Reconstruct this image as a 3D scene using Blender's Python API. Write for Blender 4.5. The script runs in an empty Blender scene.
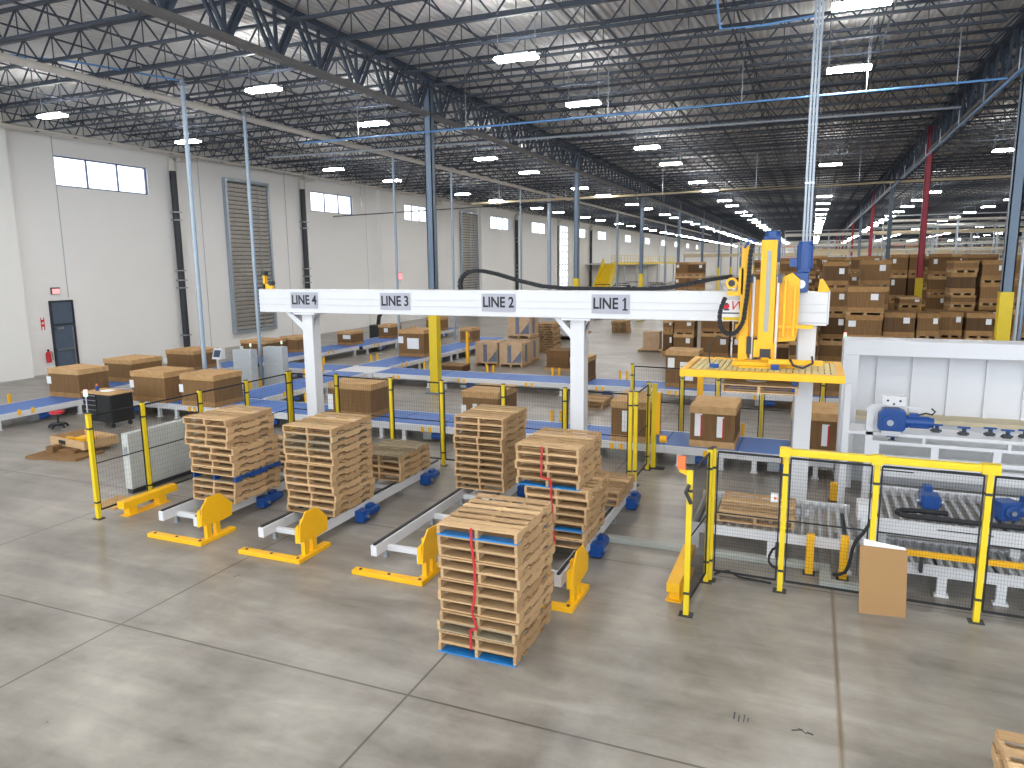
import bpy, bmesh, math, random
from mathutils import Vector, Matrix
random.seed(7)
sc = bpy.context.scene
C = sc.collection
# ------------------------------------------------------------ camera, world, exposure
YAW, PITCH, ROLL, F = math.radians(22.3525), math.radians(9.44988), math.radians(0.56276), 722.947
fw = Vector((-math.sin(YAW)*math.cos(PITCH), math.cos(YAW)*math.cos(PITCH), -math.sin(PITCH)))
r0 = Vector((math.cos(YAW), math.sin(YAW), 0)); d0 = fw.cross(r0)
r2 = math.cos(ROLL)*r0 + math.sin(ROLL)*d0; d2 = -math.sin(ROLL)*r0 + math.cos(ROLL)*d0
cam = bpy.data.objects.new('camera', bpy.data.cameras.new('camera')); C.objects.link(cam)
up = -d2; bk = -fw
cam.matrix_world = Matrix(((r2.x, up.x, bk.x, 0), (r2.y, up.y, bk.y, 0), (r2.z, up.z, bk.z, 4.62), (0, 0, 0, 1)))
cam.data.sensor_width = 36; cam.data.lens = 36*F/1024; cam.data.clip_end = 600; cam.data.clip_start = .05
sc.camera = cam
w = bpy.data.worlds.new('world'); sc.world = w; w.use_nodes = True
w.node_tree.nodes['Background'].inputs[0].default_value = (.86, .93, 1, 1)
w.node_tree.nodes['Background'].inputs[1].default_value = 1.9
sc.view_settings.view_transform = 'Standard'; sc.view_settings.look = 'None'
sc.view_settings.gamma = 1; sc.view_settings.use_curve_mapping = False
sc.view_settings.exposure = .98
LAMP = 72
# ------------------------------------------------------------ materials
MT = {}
def S(h):
    v = [int(h[i:i+2], 16)/255 for i in (0, 2, 4)]
    return tuple((c/12.92 if c <= .04045 else ((c+.055)/1.055)**2.4) for c in v) + (1,)
def mat(n, col, rough=.5, metal=0, emit=0, nz=.06, scale=6, spec=.5):
    m = bpy.data.materials.new(n); m.use_nodes = True; nt = m.node_tree; b = nt.nodes['Principled BSDF']
    col = S(col) if isinstance(col, str) else col
    b.inputs['Roughness'].default_value = rough; b.inputs['Metallic'].default_value = metal
    b.inputs['Specular IOR Level'].default_value = spec
    if emit:
        b.inputs['Emission Color'].default_value = col; b.inputs['Emission Strength'].default_value = emit
        b.inputs['Base Color'].default_value = (.8, .8, .8, 1)
    else:
        tc = nt.nodes.new('ShaderNodeTexCoord'); n1 = nt.nodes.new('ShaderNodeTexNoise')
        n1.inputs['Scale'].default_value = scale; n1.inputs['Detail'].default_value = 3
        nt.links.new(tc.outputs['Object'], n1.inputs['Vector'])
        mr = nt.nodes.new('ShaderNodeMapRange'); nt.links.new(n1.outputs[0], mr.inputs[0])
        mr.inputs[3].default_value = 1-nz*2; mr.inputs[4].default_value = 1+nz*2
        mx = nt.nodes.new('ShaderNodeVectorMath'); mx.operation = 'SCALE'; mx.inputs[0].default_value = col[:3]
        nt.links.new(mr.outputs[0], mx.inputs['Scale']); nt.links.new(mx.outputs[0], b.inputs['Base Color'])
    MT[n] = m; return m
def wood(n, c1, c2, sc_=(1, 14, 14), obj_rand=.35, isl=.5):
    m = bpy.data.materials.new(n); m.use_nodes = True; nt = m.node_tree; L = nt.links; b = nt.nodes['Principled BSDF']
    b.inputs['Roughness'].default_value = .8; b.inputs['Specular IOR Level'].default_value = .2
    tc = nt.nodes.new('ShaderNodeTexCoord'); mp = nt.nodes.new('ShaderNodeMapping'); mp.inputs['Scale'].default_value = sc_
    L.new(tc.outputs['Object'], mp.inputs[0]); nz = nt.nodes.new('ShaderNodeTexNoise'); nz.inputs['Scale'].default_value = 3
    nz.inputs['Detail'].default_value = 4; L.new(mp.outputs[0], nz.inputs['Vector'])
    g = nt.nodes.new('ShaderNodeNewGeometry'); oi = nt.nodes.new('ShaderNodeObjectInfo')
    a = nt.nodes.new('ShaderNodeMath'); a.operation = 'MULTIPLY_ADD'; L.new(g.outputs['Random Per Island'], a.inputs[0]); a.inputs[1].default_value = isl
    L.new(nz.outputs[0], a.inputs[2])
    a2 = nt.nodes.new('ShaderNodeMath'); a2.operation = 'MULTIPLY_ADD'; L.new(oi.outputs['Random'], a2.inputs[0]); a2.inputs[1].default_value = obj_rand
    L.new(a.outputs[0], a2.inputs[2])
    mr = nt.nodes.new('ShaderNodeMapRange'); L.new(a2.outputs[0], mr.inputs[0]); mr.inputs[1].default_value = .3; mr.inputs[2].default_value = .75+isl+obj_rand*.9
    mx = nt.nodes.new('ShaderNodeMix'); mx.data_type = 'RGBA'; L.new(mr.outputs[0], mx.inputs[0])
    mx.inputs[6].default_value = S(c1); mx.inputs[7].default_value = S(c2); L.new(mx.outputs[2], b.inputs['Base Color'])
    MT[n] = m; return m
wood('wood', 'e3c194', '80603f', (1.2, 16, 16), .5, .9)
wood('old_wood', 'b0a287', '6e5f4b')
wood('card_body', '94734e', '64492f', (16, 16, .5), .25, .15)
wood('card_lid', 'd0ab7c', 'a88254', (2, 2, 2), .2, .1)
wood('card_mid', 'b08a5c', '8c6942', (2, 2, 2), .3, .1)
wood('card_dark', '755a3f', '4c3827', (12, 12, .4), .3, .15)
mat('white', 'd3d4d7', .4, nz=.015); mat('panel_white', 'd6d7db', .5, nz=.015, scale=.6); mat('white_dim', 'c4c7ca', .5)
mat('yellow', 'f0b40c', .45, nz=.03); mat('fence_yellow', 'dcc01a', .45, nz=.03); mat('tan_deck', 'e3d092', .6)
mat('blue', '124489', .35, nz=.06); mat('belt', '456fb6', .5, nz=.03, scale=2); mat('seam', '2c508e', .6)
mat('black', '17181a', .6); mat('dark', '2b2e33', .5); mat('rubber', '222326', .8)
mat('steel', 'aeb4ba', .32, .9); mat('roller', 'b4b6b8', .35, .7); mat('galv', 'a5afb9', .4, .5); mat('galv_blue', '7d93ab', .45, .2); mat('air_blue', '5c8cc0', .45, 0)
mat('joist', '343c48', .6, nz=.1); mat('girder', '3d4756', .6, nz=.08); mat('chord', '6c6b6a', .6)
mat('column', '66788c', .5, nz=.03); mat('col_red', 'a52a3c', .5); mat('pipe_white', 'cfcac2', .5); mat('orange', 'e2703a', .5)
mat('grey_cab', 'b5bbc0', .5); mat('concrete_cab', 'b9bbb8', .7); mat('door_grey', '515f70', .5); mat('red', 'c4222a', .5)
mat('sheet', 'eceef0', .7, nz=.02); mat('sign_grey', 'a8a9b4', .7, nz=.02); mat('ink', '26262c', .7); mat('sign_red', 'd02030', .6)
mat('lamp', (1, .98, .955, 1), emit=LAMP); mat('exit_glow', (1, .08, .08, 1), emit=.55); mat('green_glow', (.1, 1, .4, 1), emit=.6); mat('red_glow', (1, .15, .1, 1), emit=.5)
mat('screen', (.35, .5, .7, 1), emit=.4); mat('louver', 'd6d0c6', .45, .25, nz=.15); mat('paint_blue', '2477b8', .5); mat('window_frame', '5b6a90', .5)
mat('beige', 'cdbf9f', .6); mat('pale_green', 'a5a8a2', .6); mat('strap_red', 'b8242c', .5); mat('navy', '33415c', .35)
# glass
m = bpy.data.materials.new('glass'); m.use_nodes = True; nt = m.node_tree; b = nt.nodes['Principled BSDF']
b.inputs['Transmission Weight'].default_value = 1; b.inputs['Roughness'].default_value = .05; b.inputs['IOR'].default_value = 1.02
MT['glass'] = m
m = bpy.data.materials.new('film'); m.use_nodes = True; nt = m.node_tree; b = nt.nodes['Principled BSDF']
b.inputs['Base Color'].default_value = (.8, .82, .85, 1); b.inputs['Alpha'].default_value = .15; b.inputs['Roughness'].default_value = .2
MT['film'] = m
# floor: polished concrete with saw cut joints
m = bpy.data.materials.new('floor_concrete'); m.use_nodes = True; nt = m.node_tree; L = nt.links; b = nt.nodes['Principled BSDF']; MT['floor'] = m
def N(t, **k):
    n = nt.nodes.new(t)
    for a, v in k.items(): setattr(n, a, v)
    return n
def MA(op, a, b_=None, c=None):
    n = N('ShaderNodeMath', operation=op)
    for i, v in enumerate((a, b_, c)):
        if v is None: continue
        if hasattr(v, 'is_linked'): L.new(v, n.inputs[i])
        else: n.inputs[i].default_value = v
    return n.outputs[0]
tc = N('ShaderNodeTexCoord'); sp = N('ShaderNodeSeparateXYZ'); L.new(tc.outputs['Object'], sp.inputs[0])
def noise(s, d=5, r=.55, dist=0, vec=None):
    n = N('ShaderNodeTexNoise'); n.inputs['Scale'].default_value = s; n.inputs['Detail'].default_value = d
    n.inputs['Roughness'].default_value = r; n.inputs['Distortion'].default_value = dist
    L.new(vec or tc.outputs['Object'], n.inputs['Vector']); return n.outputs[0]
mp = N('ShaderNodeMapping'); mp.inputs['Rotation'].default_value = (0, 0, .25); mp.inputs['Scale'].default_value = (.5, 2.2, 1); L.new(tc.outputs['Object'], mp.inputs[0])
n1 = noise(.35, 6, .6, .6); n2 = noise(2.2, 8, .65, .3); n3 = noise(1.1, 6, .6, .4, mp.outputs[0])
v = MA('ADD', MA('MULTIPLY', n1, .45), MA('ADD', MA('MULTIPLY', n2, .2), MA('MULTIPLY', n3, .35)))
cr = N('ShaderNodeValToRGB'); L.new(v, cr.inputs[0])
e = cr.color_ramp.elements; e[0].position = .36; e[0].color = S('635e56'); e[1].position = .64; e[1].color = S('a59f95')
x = e.new(.5); x.color = S('88827a')
def lines(coord, off, per, hw):
    t = MA('DIVIDE', MA('SUBTRACT', coord, off), per)
    f = MA('ABSOLUTE', MA('SUBTRACT', MA('FRACT', MA('ADD', t, .5)), .5))
    return MA('LESS_THAN', MA('MULTIPLY', f, per), hw)
jn = MA('MAXIMUM', lines(sp.outputs[0], .51, 4.33, .014), lines(sp.outputs[1], 6.22, 4.33, .014))
wide = MA('LESS_THAN', MA('ABSOLUTE', MA('SUBTRACT', sp.outputs[0], MA('ADD', .49, MA('MULTIPLY', n2, .04)))), .032)
mx = N('ShaderNodeMix', data_type='RGBA'); L.new(MA('MULTIPLY', jn, .75), mx.inputs[0]); L.new(cr.outputs[0], mx.inputs[6]); mx.inputs[7].default_value = S('37322a')
mx2 = N('ShaderNodeMix', data_type='RGBA'); L.new(MA('MULTIPLY', wide, .55), mx2.inputs[0]); L.new(mx.outputs[2], mx2.inputs[6]); mx2.inputs[7].default_value = S('74644a')
L.new(mx2.outputs[2], b.inputs['Base Color'])
L.new(MA('MULTIPLY_ADD', n2, .25, .2), b.inputs['Roughness'])
# ------------------------------------------------------------ mesh builder
class MB:
    def __init__(s): s.v = []; s.f = []; s.m = []
    def add(s, vs, fs, mi=0):
        o = len(s.v); s.v += [tuple(p) for p in vs]
        for f in fs: s.f.append([i+o for i in f]); s.m.append(mi)
        return s
    def box(s, x0, x1, y0, y1, z0, z1, mi=0):
        return s.add([(x0,y0,z0),(x1,y0,z0),(x1,y1,z0),(x0,y1,z0),(x0,y0,z1),(x1,y0,z1),(x1,y1,z1),(x0,y1,z1)],
              [(0,3,2,1),(4,5,6,7),(0,1,5,4),(1,2,6,5),(2,3,7,6),(3,0,4,7)], mi)
    def bar(s, p, q, a=.03, b=None, mi=0, upv=(0, 0, 1)):
        p = Vector(p); q = Vector(q); d = (q-p).normalized(); u = Vector(upv)
        if abs(d.dot(u)) > .98: u = Vector((1, 0, 0))
        x = d.cross(u).normalized(); y = x.cross(d); b = a if b is None else b; x = x*a/2; y = y*b/2
        return s.add([p-x-y, p+x-y, p+x+y, p-x+y, q-x-y, q+x-y, q+x+y, q-x+y],
              [(0,3,2,1),(4,5,6,7),(0,1,5,4),(1,2,6,5),(2,3,7,6),(3,0,4,7)], mi)
    def tube(s, p, q, r, n=10, mi=0, r2_=None):
        p = Vector(p); q = Vector(q); d = (q-p).normalized(); u = Vector((0, 0, 1)) if abs(d.z) < .9 else Vector((1, 0, 0))
        x = d.cross(u).normalized(); y = x.cross(d); r2_ = r if r2_ is None else r2_
        vs = [p+(x*math.cos(t)+y*math.sin(t))*r for t in [2*math.pi*i/n for i in range(n)]] + [q+(x*math.cos(t)+y*math.sin(t))*r2_ for t in [2*math.pi*i/n for i in range(n)]]
        return s.add(vs, [(i, (i+1) % n, (i+1) % n+n, i+n) for i in range(n)] + [tuple(range(n))[::-1], tuple(range(n, 2*n))], mi)
    def path(s, pts, r, n=8, mi=0, flat=None):
        pts = [Vector(p) for p in pts]; vs = []; fs = []
        for i, p in enumerate(pts):
            d = (pts[min(i+1, len(pts)-1)]-pts[max(i-1, 0)]).normalized(); u = Vector((0, 1, 0)) if abs(d.y) < .9 else Vector((0, 0, 1))
            x = d.cross(u).normalized(); y = x.cross(d).normalized()
            for k in range(n):
                t = 2*math.pi*(k+.5)/n; vs.append(p+x*math.cos(t)*r+y*math.sin(t)*(flat or r))
        for i in range(len(pts)-1):
            for k in range(n): fs.append((i*n+k, i*n+(k+1) % n, (i+1)*n+(k+1) % n, (i+1)*n+k))
        fs += [tuple(range(n))[::-1], tuple(range(len(vs)-n, len(vs)))]
        return s.add(vs, fs, mi)
    def prism(s, poly, ax, a, b_, mi=0):
        n = len(poly)
        def P(u, v, t): return {'x': (t, u, v), 'y': (u, t, v), 'z': (u, v, t)}[ax]
        vs = [P(u, v, a) for u, v in poly] + [P(u, v, b_) for u, v in poly]
        return s.add(vs, [(i, (i+1) % n, (i+1) % n+n, i+n) for i in range(n)] + [tuple(range(n))[::-1], tuple(range(n, 2*n))], mi)
    def mesh(s, name, mats):
        me = bpy.data.meshes.new(name); me.from_pydata(s.v, [], s.f)
        for k in (mats if isinstance(mats, (list, tuple)) else [mats]): me.materials.append(MT[k])
        me.polygons.foreach_set('material_index', s.m); bm = bmesh.new(); bm.from_mesh(me)
        bmesh.ops.recalc_face_normals(bm, faces=bm.faces); bm.to_mesh(me); bm.free(); me.update(); return me
def ob(name, data, parent=None, loc=None, bev=0, rz=0):
    o = bpy.data.objects.new(name, data); C.objects.link(o)
    if parent: o.parent = parent
    if loc: o.location = loc
    if rz: o.rotation_euler.z = rz
    if bev:
        b = o.modifiers.new('b', 'BEVEL'); b.width = bev; b.segments = 2; b.limit_method = 'ANGLE'
    return o
def part(name, mb, mats, parent, label=None, bev=0):
    o = ob(name, mb.mesh(name, mats), parent, bev=bev)
    if label: o['label'] = label
    return o
def thing(name, label, cat, loc=(0, 0, 0), rz=0, group=None):
    o = bpy.data.objects.new(name, None); C.objects.link(o); o.location = loc; o.rotation_euler.z = rz; o.empty_display_size = .1
    o['label'] = label; o['category'] = cat
    if group: o['group'] = group
    return o
def solo(name, mb, mats, label, cat, group=None, loc=None, kind=None, bev=0, rz=0):
    o = ob(name, mb.mesh(name, mats) if isinstance(mb, MB) else mb, None, loc, bev, rz)
    o['label'] = label; o['category'] = cat
    if group: o['group'] = group
    if kind: o['kind'] = kind
    return o
def struct(name, mb, mats, parent=None, label=None):
    o = ob(name, mb.mesh(name, mats), parent)
    if not parent: o['kind'] = 'structure'
    if label: o['label'] = label; o['category'] = name.split('_')[0]
    return o
def clone(root, loc, rz=0, label=None, group=None):
    r = root.copy(); C.objects.link(r); r.location = loc; r.rotation_euler.z = rz
    if label: r['label'] = label
    if group: r['group'] = group
    for ch in list(root.children):
        c = ch.copy(); C.objects.link(c); c.parent = r
        for g in ch.children:
            d = g.copy(); C.objects.link(d); d.parent = c
    return r
def text(body, size, matn, parent, loc, sx=1, ext=.003, shear=0, name='lettering', rot=(math.pi/2, 0, 0), align='CENTER'):
    cu = bpy.data.curves.new('t', 'FONT'); cu.body = body; cu.size = size; cu.extrude = ext; cu.align_x = align; cu.align_y = 'CENTER'; cu.shear = shear
    cu.offset = .007 if body.startswith('LINE') else 0
    t = bpy.data.objects.new('t', cu); C.objects.link(t); bpy.context.view_layer.update()
    me = bpy.data.meshes.new_from_object(t.evaluated_get(bpy.context.evaluated_depsgraph_get())); bpy.data.objects.remove(t)
    me.materials.clear(); me.materials.append(MT[matn])
    o = ob(name, me, parent, loc); o.rotation_euler = rot; o.scale = (sx, 1, 1); return o
def nth(k): return ['first', 'second', 'third', 'fourth', 'fifth', 'sixth', 'seventh', 'eighth', 'ninth', 'tenth', 'eleventh', 'twelfth', 'thirteenth', 'fourteenth', 'fifteenth', 'sixteenth', 'seventeenth', 'eighteenth', 'nineteenth', 'twentieth', 'twenty first', 'twenty second', 'twenty third', 'twenty fourth', 'twenty fifth', 'twenty sixth', 'twenty seventh', 'twenty eighth', 'twenty ninth', 'thirtieth', 'thirty first', 'thirty second', 'thirty third', 'thirty fourth', 'thirty fifth'][k]
PI = math.pi
WX, CZ, YF, XR = -31.0, 11.05, 262.0, 60.0
# ------------------------------------------------------------ room shell
struct('floor', MB().box(WX-.3, XR, -8, YF+.3, -.3, 0), 'floor', label='grey beige polished concrete warehouse floor')
mb = MB()      # corrugated roof deck, ribs along the hall
xs = []; x = WX-.3
while x < XR: xs += [(x, 0), (x+.09, 0), (x+.12, .06), (x+.18, .06)]; x += .21
vs = [(a, -8, CZ+h) for a, h in xs] + [(a, YF, CZ+h) for a, h in xs]; n = len(xs)
mb.add(vs, [(i, i+1, i+1+n, i+n) for i in range(n-1)])
mat('deck', 'cfcfce', .55, 0, nz=.05, scale=.4)
struct('ceiling', mb, 'deck', label='corrugated light grey metal roof deck above the open web joists')
# left wall with real openings
WIN = [(22.8, 27.7), (40.6, 45.4), (52.7, 56.6), (70, 75.2), (82.1, 87.2), (100.1, 104.8), (111.1, 116.5), (129, 134), (146, 151), (163, 168), (180, 185), (198, 203), (215, 220)]
Z0, Z1 = 8.2, 9.52
mb = MB(); T = .3
segs = []; y = -8.
ops = [(a, b_, Z0, Z1) for a, b_ in WIN] + [(92.6, 96.4, 1.0, 9.6)]
ops.sort()
for a, b_, z0, z1 in ops:
    mb.box(WX-T, WX, y, a, 0, CZ); mb.box(WX-T, WX, a, b_, 0, z0); mb.box(WX-T, WX, a, b_, z1, CZ); y = b_
mb.box(WX-T, WX, y, YF, 0, CZ)
mat('wall_paint', 'f0efec', .8, nz=.015, scale=.5)
struct('wall_left', mb, 'wall_paint', label='tall off white precast wall down the left side of the hall')
struct('wall_far', MB().box(WX, XR, YF, YF+.3, 0, CZ), 'wall_paint', label='distant end wall of the hall')
struct('wall_right', MB().box(XR, XR+.3, -8, YF, 0, CZ), 'wall_paint', label='far right side wall')
for i, (a, b_) in enumerate(WIN):
    t = ob('window_%d' % (i+1), None); t['kind'] = 'structure'; t['label'] = '%s high strip window from the near end of the left wall' % nth(i); t['category'] = 'window'
    fr = MB(); xx = WX-.12
    fr.box(xx-.04, xx+.04, a, b_, Z0, Z0+.06).box(xx-.04, xx+.04, a, b_, Z1-.06, Z1)
    nn = 3 if i < 4 else 2
    for k in range(nn+1):
        yy = a+(b_-a-.06)*k/nn; fr.box(xx-.04, xx+.04, yy, yy+.06, Z0, Z1)
    part('window_frame', fr, 'window_frame', t)
    for k in range(nn): part('pane', MB().box(xx-.005, xx+.005, a+(b_-a-.06)*k/nn+.06, a+(b_-a-.06)*(k+1)/nn, Z0+.06, Z1-.06), 'glass', t)
t = ob('window_14', None); t['kind'] = 'structure'; t['label'] = 'tall full height gridded window far down the left wall'; t['category'] = 'window'
fr = MB(); xx = WX-.12
for k in range(4): fr.box(xx-.05, xx+.05, 92.6+k*1.24, 92.6+k*1.24+.1, 1, 9.6)
for k in range(11): fr.box(xx-.05, xx+.05, 92.6, 96.4, 1+k*.85, 1.1+k*.85)
part('window_frame', fr, 'grey_cab', t); part('pane', MB().box(xx-.005, xx+.005, 92.7, 96.3, 1.1, 9.5), 'glass', t)
k = 0
for a, b_ in ((19.2, 20.6), (48.5, 50.6), (66.9, 68.6), (89, 90.4), (107, 108.5), (124, 125.5), (142, 143.5), (160, 161.5)):
    k += 1; struct('trim_%d' % k, MB().box(WX, WX+.35, a, b_, 0, CZ-.05), 'wall_paint', label='%s shallow white wall pilaster from the near end' % nth(k-1))
k = 20
for y in (11.5, 16.8, 22.79, 31, 38, 47, 61, 79, 98, 120):
    k += 1; struct('trim_%d' % k, MB().box(WX, WX+.012, y, y+.04, 0 if abs(y-22.79) > .1 else 3.3, CZ-.1), 'grey_cab', label='thin grey vertical joint strip on the left wall, number %s from the near end' % nth(k-21))
# exit door
t = ob('door_1', None, None, (WX, 21.9, 0)); t['kind'] = 'structure'; t['label'] = 'grey steel exit door with transom panel in the left wall'; t['category'] = 'door'
part('door_frame', MB().box(0, .1, -.06, 0, 0, 3.2).box(0, .1, .98, 1.04, 0, 3.2).box(0, .1, 0, .98, 3.12, 3.2).box(0, .1, 0, .98, 2.1, 2.17), 'dark', t)
lf = part('door_leaf', MB().box(0, .06, 0, .98, .01, 2.1), 'door_grey', t)
part('push_bar', MB().box(.06, .13, .06, .9, .98, 1.05).box(.06, .1, .86, .92, .3, 2.0), 'steel', lf)
part('door_closer', MB().box(.06, .13, .12, .45, 1.93, 2.02), 'steel', lf)
part('transom_panel', MB().box(0, .05, 0, .98, 2.17, 3.12), 'door_grey', t)
t = thing('exit_sign', 'red lit exit sign above the grey door on the left wall', 'sign', (WX, 22.2, 3.62))
part('housing', MB().box(0, .08, -.2, .2, -.14, .16), 'dark', t); part('lit_face', MB().box(.08, .09, -.18, .18, -.12, .1), 'exit_glow', t)
text('EXIT', .2, 'sheet', t, (.095, 0, -.01), .8, rot=(PI/2, 0, PI/2))
t = thing('fire_extinguisher', 'red fire extinguisher hanging beside the grey exit door', 'fire extinguisher', (WX+.12, 21.5, .52))
part('cylinder', MB().tube((0, 0, 0), (0, 0, .42), .1, 14).tube((0, 0, .42), (0, 0, .5), .1, 14, 0, .03), 'red', t)
part('valve', MB().box(-.03, .06, -.02, .02, .5, .58).path([(.02, 0, .54), (.1, .1, .45), (.1, .12, .1)], .015), 'black', t)
part('wall_bracket', MB().box(-.12, -.1, -.05, .05, .1, .4), 'steel', t)
solo('wall_notice', MB().box(WX, WX+.02, 21.4, 21.43, 1.95, 2.5).box(WX, WX+.02, 21.53, 21.56, 1.95, 2.5).box(WX, WX+.02, 21.43, 21.53, 2.1, 2.2).box(WX, WX+.02, 21.43, 21.53, 2.3, 2.4), 'sign_red', 'narrow red lettered notice above the fire extinguisher', 'sign')
t = thing('exit_sign', 'small red exit sign on the left wall just above the LINE 3 stretch of beam', 'sign', (WX, 51.5, 3.7))
part('housing', MB().box(0, .08, -.35, .35, -.3, .3), 'dark', t); part('lit_face', MB().box(.08, .09, -.32, .32, -.27, .27), 'exit_glow', t)
# downpipes on left wall
for i, (y, zt, dk) in enumerate(((29.1, 9.5, 1), (39.5, 9.5, 1), (57.3, 9.2, 1), (76.7, 9.4, 1), (90.9, 9.4, 1), (106.5, 9.4, 0))):
    t = thing('downpipe', '%s black rainwater downpipe from the near end of the left wall' % nth(i), 'pipe', (WX, y, 0), group='black downpipes on the left wall')
    part('pipe', MB().tube((.22, 0, .3), (.22, 0, zt), .17, 12), 'dark', t)
    part('upper_elbow', MB().path([(.22, 0, zt), (.22, 0, zt+.5), (.22, .4, zt+.7), (.22, 1.2, zt+.8)], .2, 10), 'pipe_white', t)
    b_ = MB()
    for z in (1.0, 3.5, 3.9, 4.4, 7, 7.4): b_.box(.0, .42, -.2, .2, z, z+.06)
    part('bracket', b_, 'steel', t)
# louvred panels
for i, (a, b_) in enumerate(((32.7, 36.3), (62.7, 66.5))):
    t = thing('louver_panel', ['nearer', 'farther'][i]+' tall ribbed metal louver panel on the left wall', 'louver', (WX, a, 0))
    wd = b_-a
    part('frame', MB().box(0, .25, 0, .14, .75, 9.55).box(0, .25, wd-.14, wd, .75, 9.55).box(0, .25, .14, wd-.14, .75, .9).box(0, .25, .14, wd-.14, 9.4, 9.55), 'galv', t)
    sl = MB(); z = .95
    while z < 9.35: sl.add([(.04, .14, z), (.16, .14, z+.16), (.16, wd-.14, z+.16), (.04, wd-.14, z), (.03, .14, z+.01), (.15, .14, z+.17), (.15, wd-.14, z+.17), (.03, wd-.14, z+.01)], [(0,1,2,3),(4,7,6,5),(0,4,5,1),(2,6,7,3),(0,3,7,4),(1,5,6,2)]); z += .24
    part('slats', sl, 'louver', t)
    part('backing', MB().box(.005, .02, .1, wd-.1, .8, 9.5), 'chord', t)
    part('middle_bar', MB().box(.17, .22, wd*.5, wd*.5+.06, .9, 9.4).box(.17, .22, wd*.72, wd*.72+.03, .9, 9.4), 'galv', t)
# ------------------------------------------------------------ columns, girders, joists
COLY = [23+17.15*k for k in range(-1, 13)]
def column(x, y, red, label, guard, w_=.26, base=True):
    t = thing('steel_column', label, 'column', (x, y, 0), group='structural columns')
    h = w_/2; s_ = MB().box(-h, h, -h, -h+.04, 0, 10.85).box(-h, h, h-.04, h, 0, 10.85).box(-.03, .03, -h+.04, h-.04, 0, 10.85).box(-h, -h+.03, -h, h, 0, 10.85).box(h-.03, h, -h, h, 0, 10.85)
    part('shaft', s_, 'col_red' if red else 'column', t)
    part('column_guard', MB().box(-h-.025, h+.025, -h-.025, h+.025, 0, guard), 'fence_yellow', t, 'yellow painted guard sleeve')
    part('base_plate', MB().box(-.3, .3, -.3, .3, 0, .03), 'column', t)
    part('cap_plate', MB().box(-h-.05, h+.05, -h-.05, h+.05, 10.85, 10.9), 'column', t)
for k, y in enumerate(COLY):
    if k == 0: continue
    column(-12.45, y, False, '%s grey steel column of the left row counted from the camera' % nth(k-1), 3.75)
    if k < 11: column(4.84, y, k % 2 == 0, '%s column of the right row from the camera, painted %s' % (nth(k-1), 'red' if k % 2 == 0 else 'grey'), 3.75)
    if 3 <= k < 11: column(22.2, y, k % 4 == 1, '%s column of the row far to the right' % nth(k-3), 3.75)
gm = MB(); gl = 17.15
gm.box(-.16, .16, 0, gl, 10.78, 10.95, 0); gm.box(-.13, .13, 0, gl, 9.62, 9.74, 1)
npn = 10
for i in range(npn):
    y0 = gl*i/npn; y1 = gl*(i+1)/npn; ym = (y0+y1)/2
    for xx in (-.09, .09):
        gm.bar((xx, y0+.1, 10.8), (xx, ym-.05, 9.7), .07, .09); gm.bar((xx, y1-.1, 10.8), (xx, ym+.05, 9.7), .07, .09)
    gm.bar((0, ym, 10.8), (0, ym, 9.7), .07)
gme = gm.mesh('girder', ['girder', 'chord'])
for r_, gx in enumerate((-12.45, 4.9, 22.2)):
    for k, y in enumerate(COLY[:-1]):
        if r_ == 2 and k < 2: continue
        solo('roof_girder', gme, None, '%s roof truss girder bay from the camera over the %s column row' % (nth(k), ['left', 'right', 'far right'][r_]), 'roof truss', 'roof truss girders', (gx, y, 0))
def joist(x0, x1, z=10.93, dep=.72, cls=1):
    m_ = MB(); zt = z; zb = z-dep
    m_.box(x0+.1, x1-.1, -.06, .06, zt-.07, zt); m_.box(x0+.9, x1-.9, -.055, .055, zb, zb+.06)
    n_ = round((x1-x0)/1.25); dx = (x1-x0-1.8)/n_
    for i in range(n_):
        a = x0+.9+dx*i
        m_.bar((a, 0, zb+.03), (a+dx/2, 0, zt-.03), .035); m_.bar((a+dx/2, 0, zt-.03), (a+dx, 0, zb+.03), .035)
        m_.bar((a+dx/2, 0, zb+.03), (a+dx/2, 0, zt-.03), .022)
    m_.bar((x0+.2, 0, zt-.03), (x0+.9, 0, zb+.03), .035); m_.bar((x1-.2, 0, zt-.03), (x1-.9, 0, zb+.03), .035)
    return m_
SP = [(-31, -12.45), (-12.45, 4.9), (4.9, 22.2)]
JY = 17.15/10
jlab = ['between the left wall and the left column row', 'between the two near column rows', 'right of the right column row']
for si, (a, b_) in enumerate(SP):
    me = joist(a, b_).mesh('joist', 'joist')
    y0 = COLY[0] if si < 2 else COLY[1]
    for k in range(80 if si < 2 else 74):
        solo('roof_joist', me, None, 'dark open web roof joist '+jlab[si], 'roof joist', 'roof joists '+jlab[si], (0, y0+.25+k*JY, 0))
jj = MB()
for a, b_ in SP+[(22.2, 39.5), (39.5, XR)]:
    src = joist(a, b_)
    y = COLY[0]+.25+(80*JY if b_ < 23 else 25*JY)
    while y < 235:
        jj.add([(p[0], p[1]+y, p[2]) for p in src.v], src.f); y += JY*1.0
solo('roof_joist', jj, 'joist', 'mass of dark roof joists far down the hall', 'roof joist', kind='stuff')
bi = 0
for x in (-27.5, -23.6, -19.8, -16.1, -9, -5.5, -2.1, 1.4, 8.4, 11.9, 15.3, 18.8):
    for z in (10.9, 10.24):
        solo('bridging_rod', MB().box(x-.02, x+.02, 6, 180, z-.02, z+.02), 'joist', 'long dark bridging rod tying the roof joists together', 'roof bracing', 'bridging rods')
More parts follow.
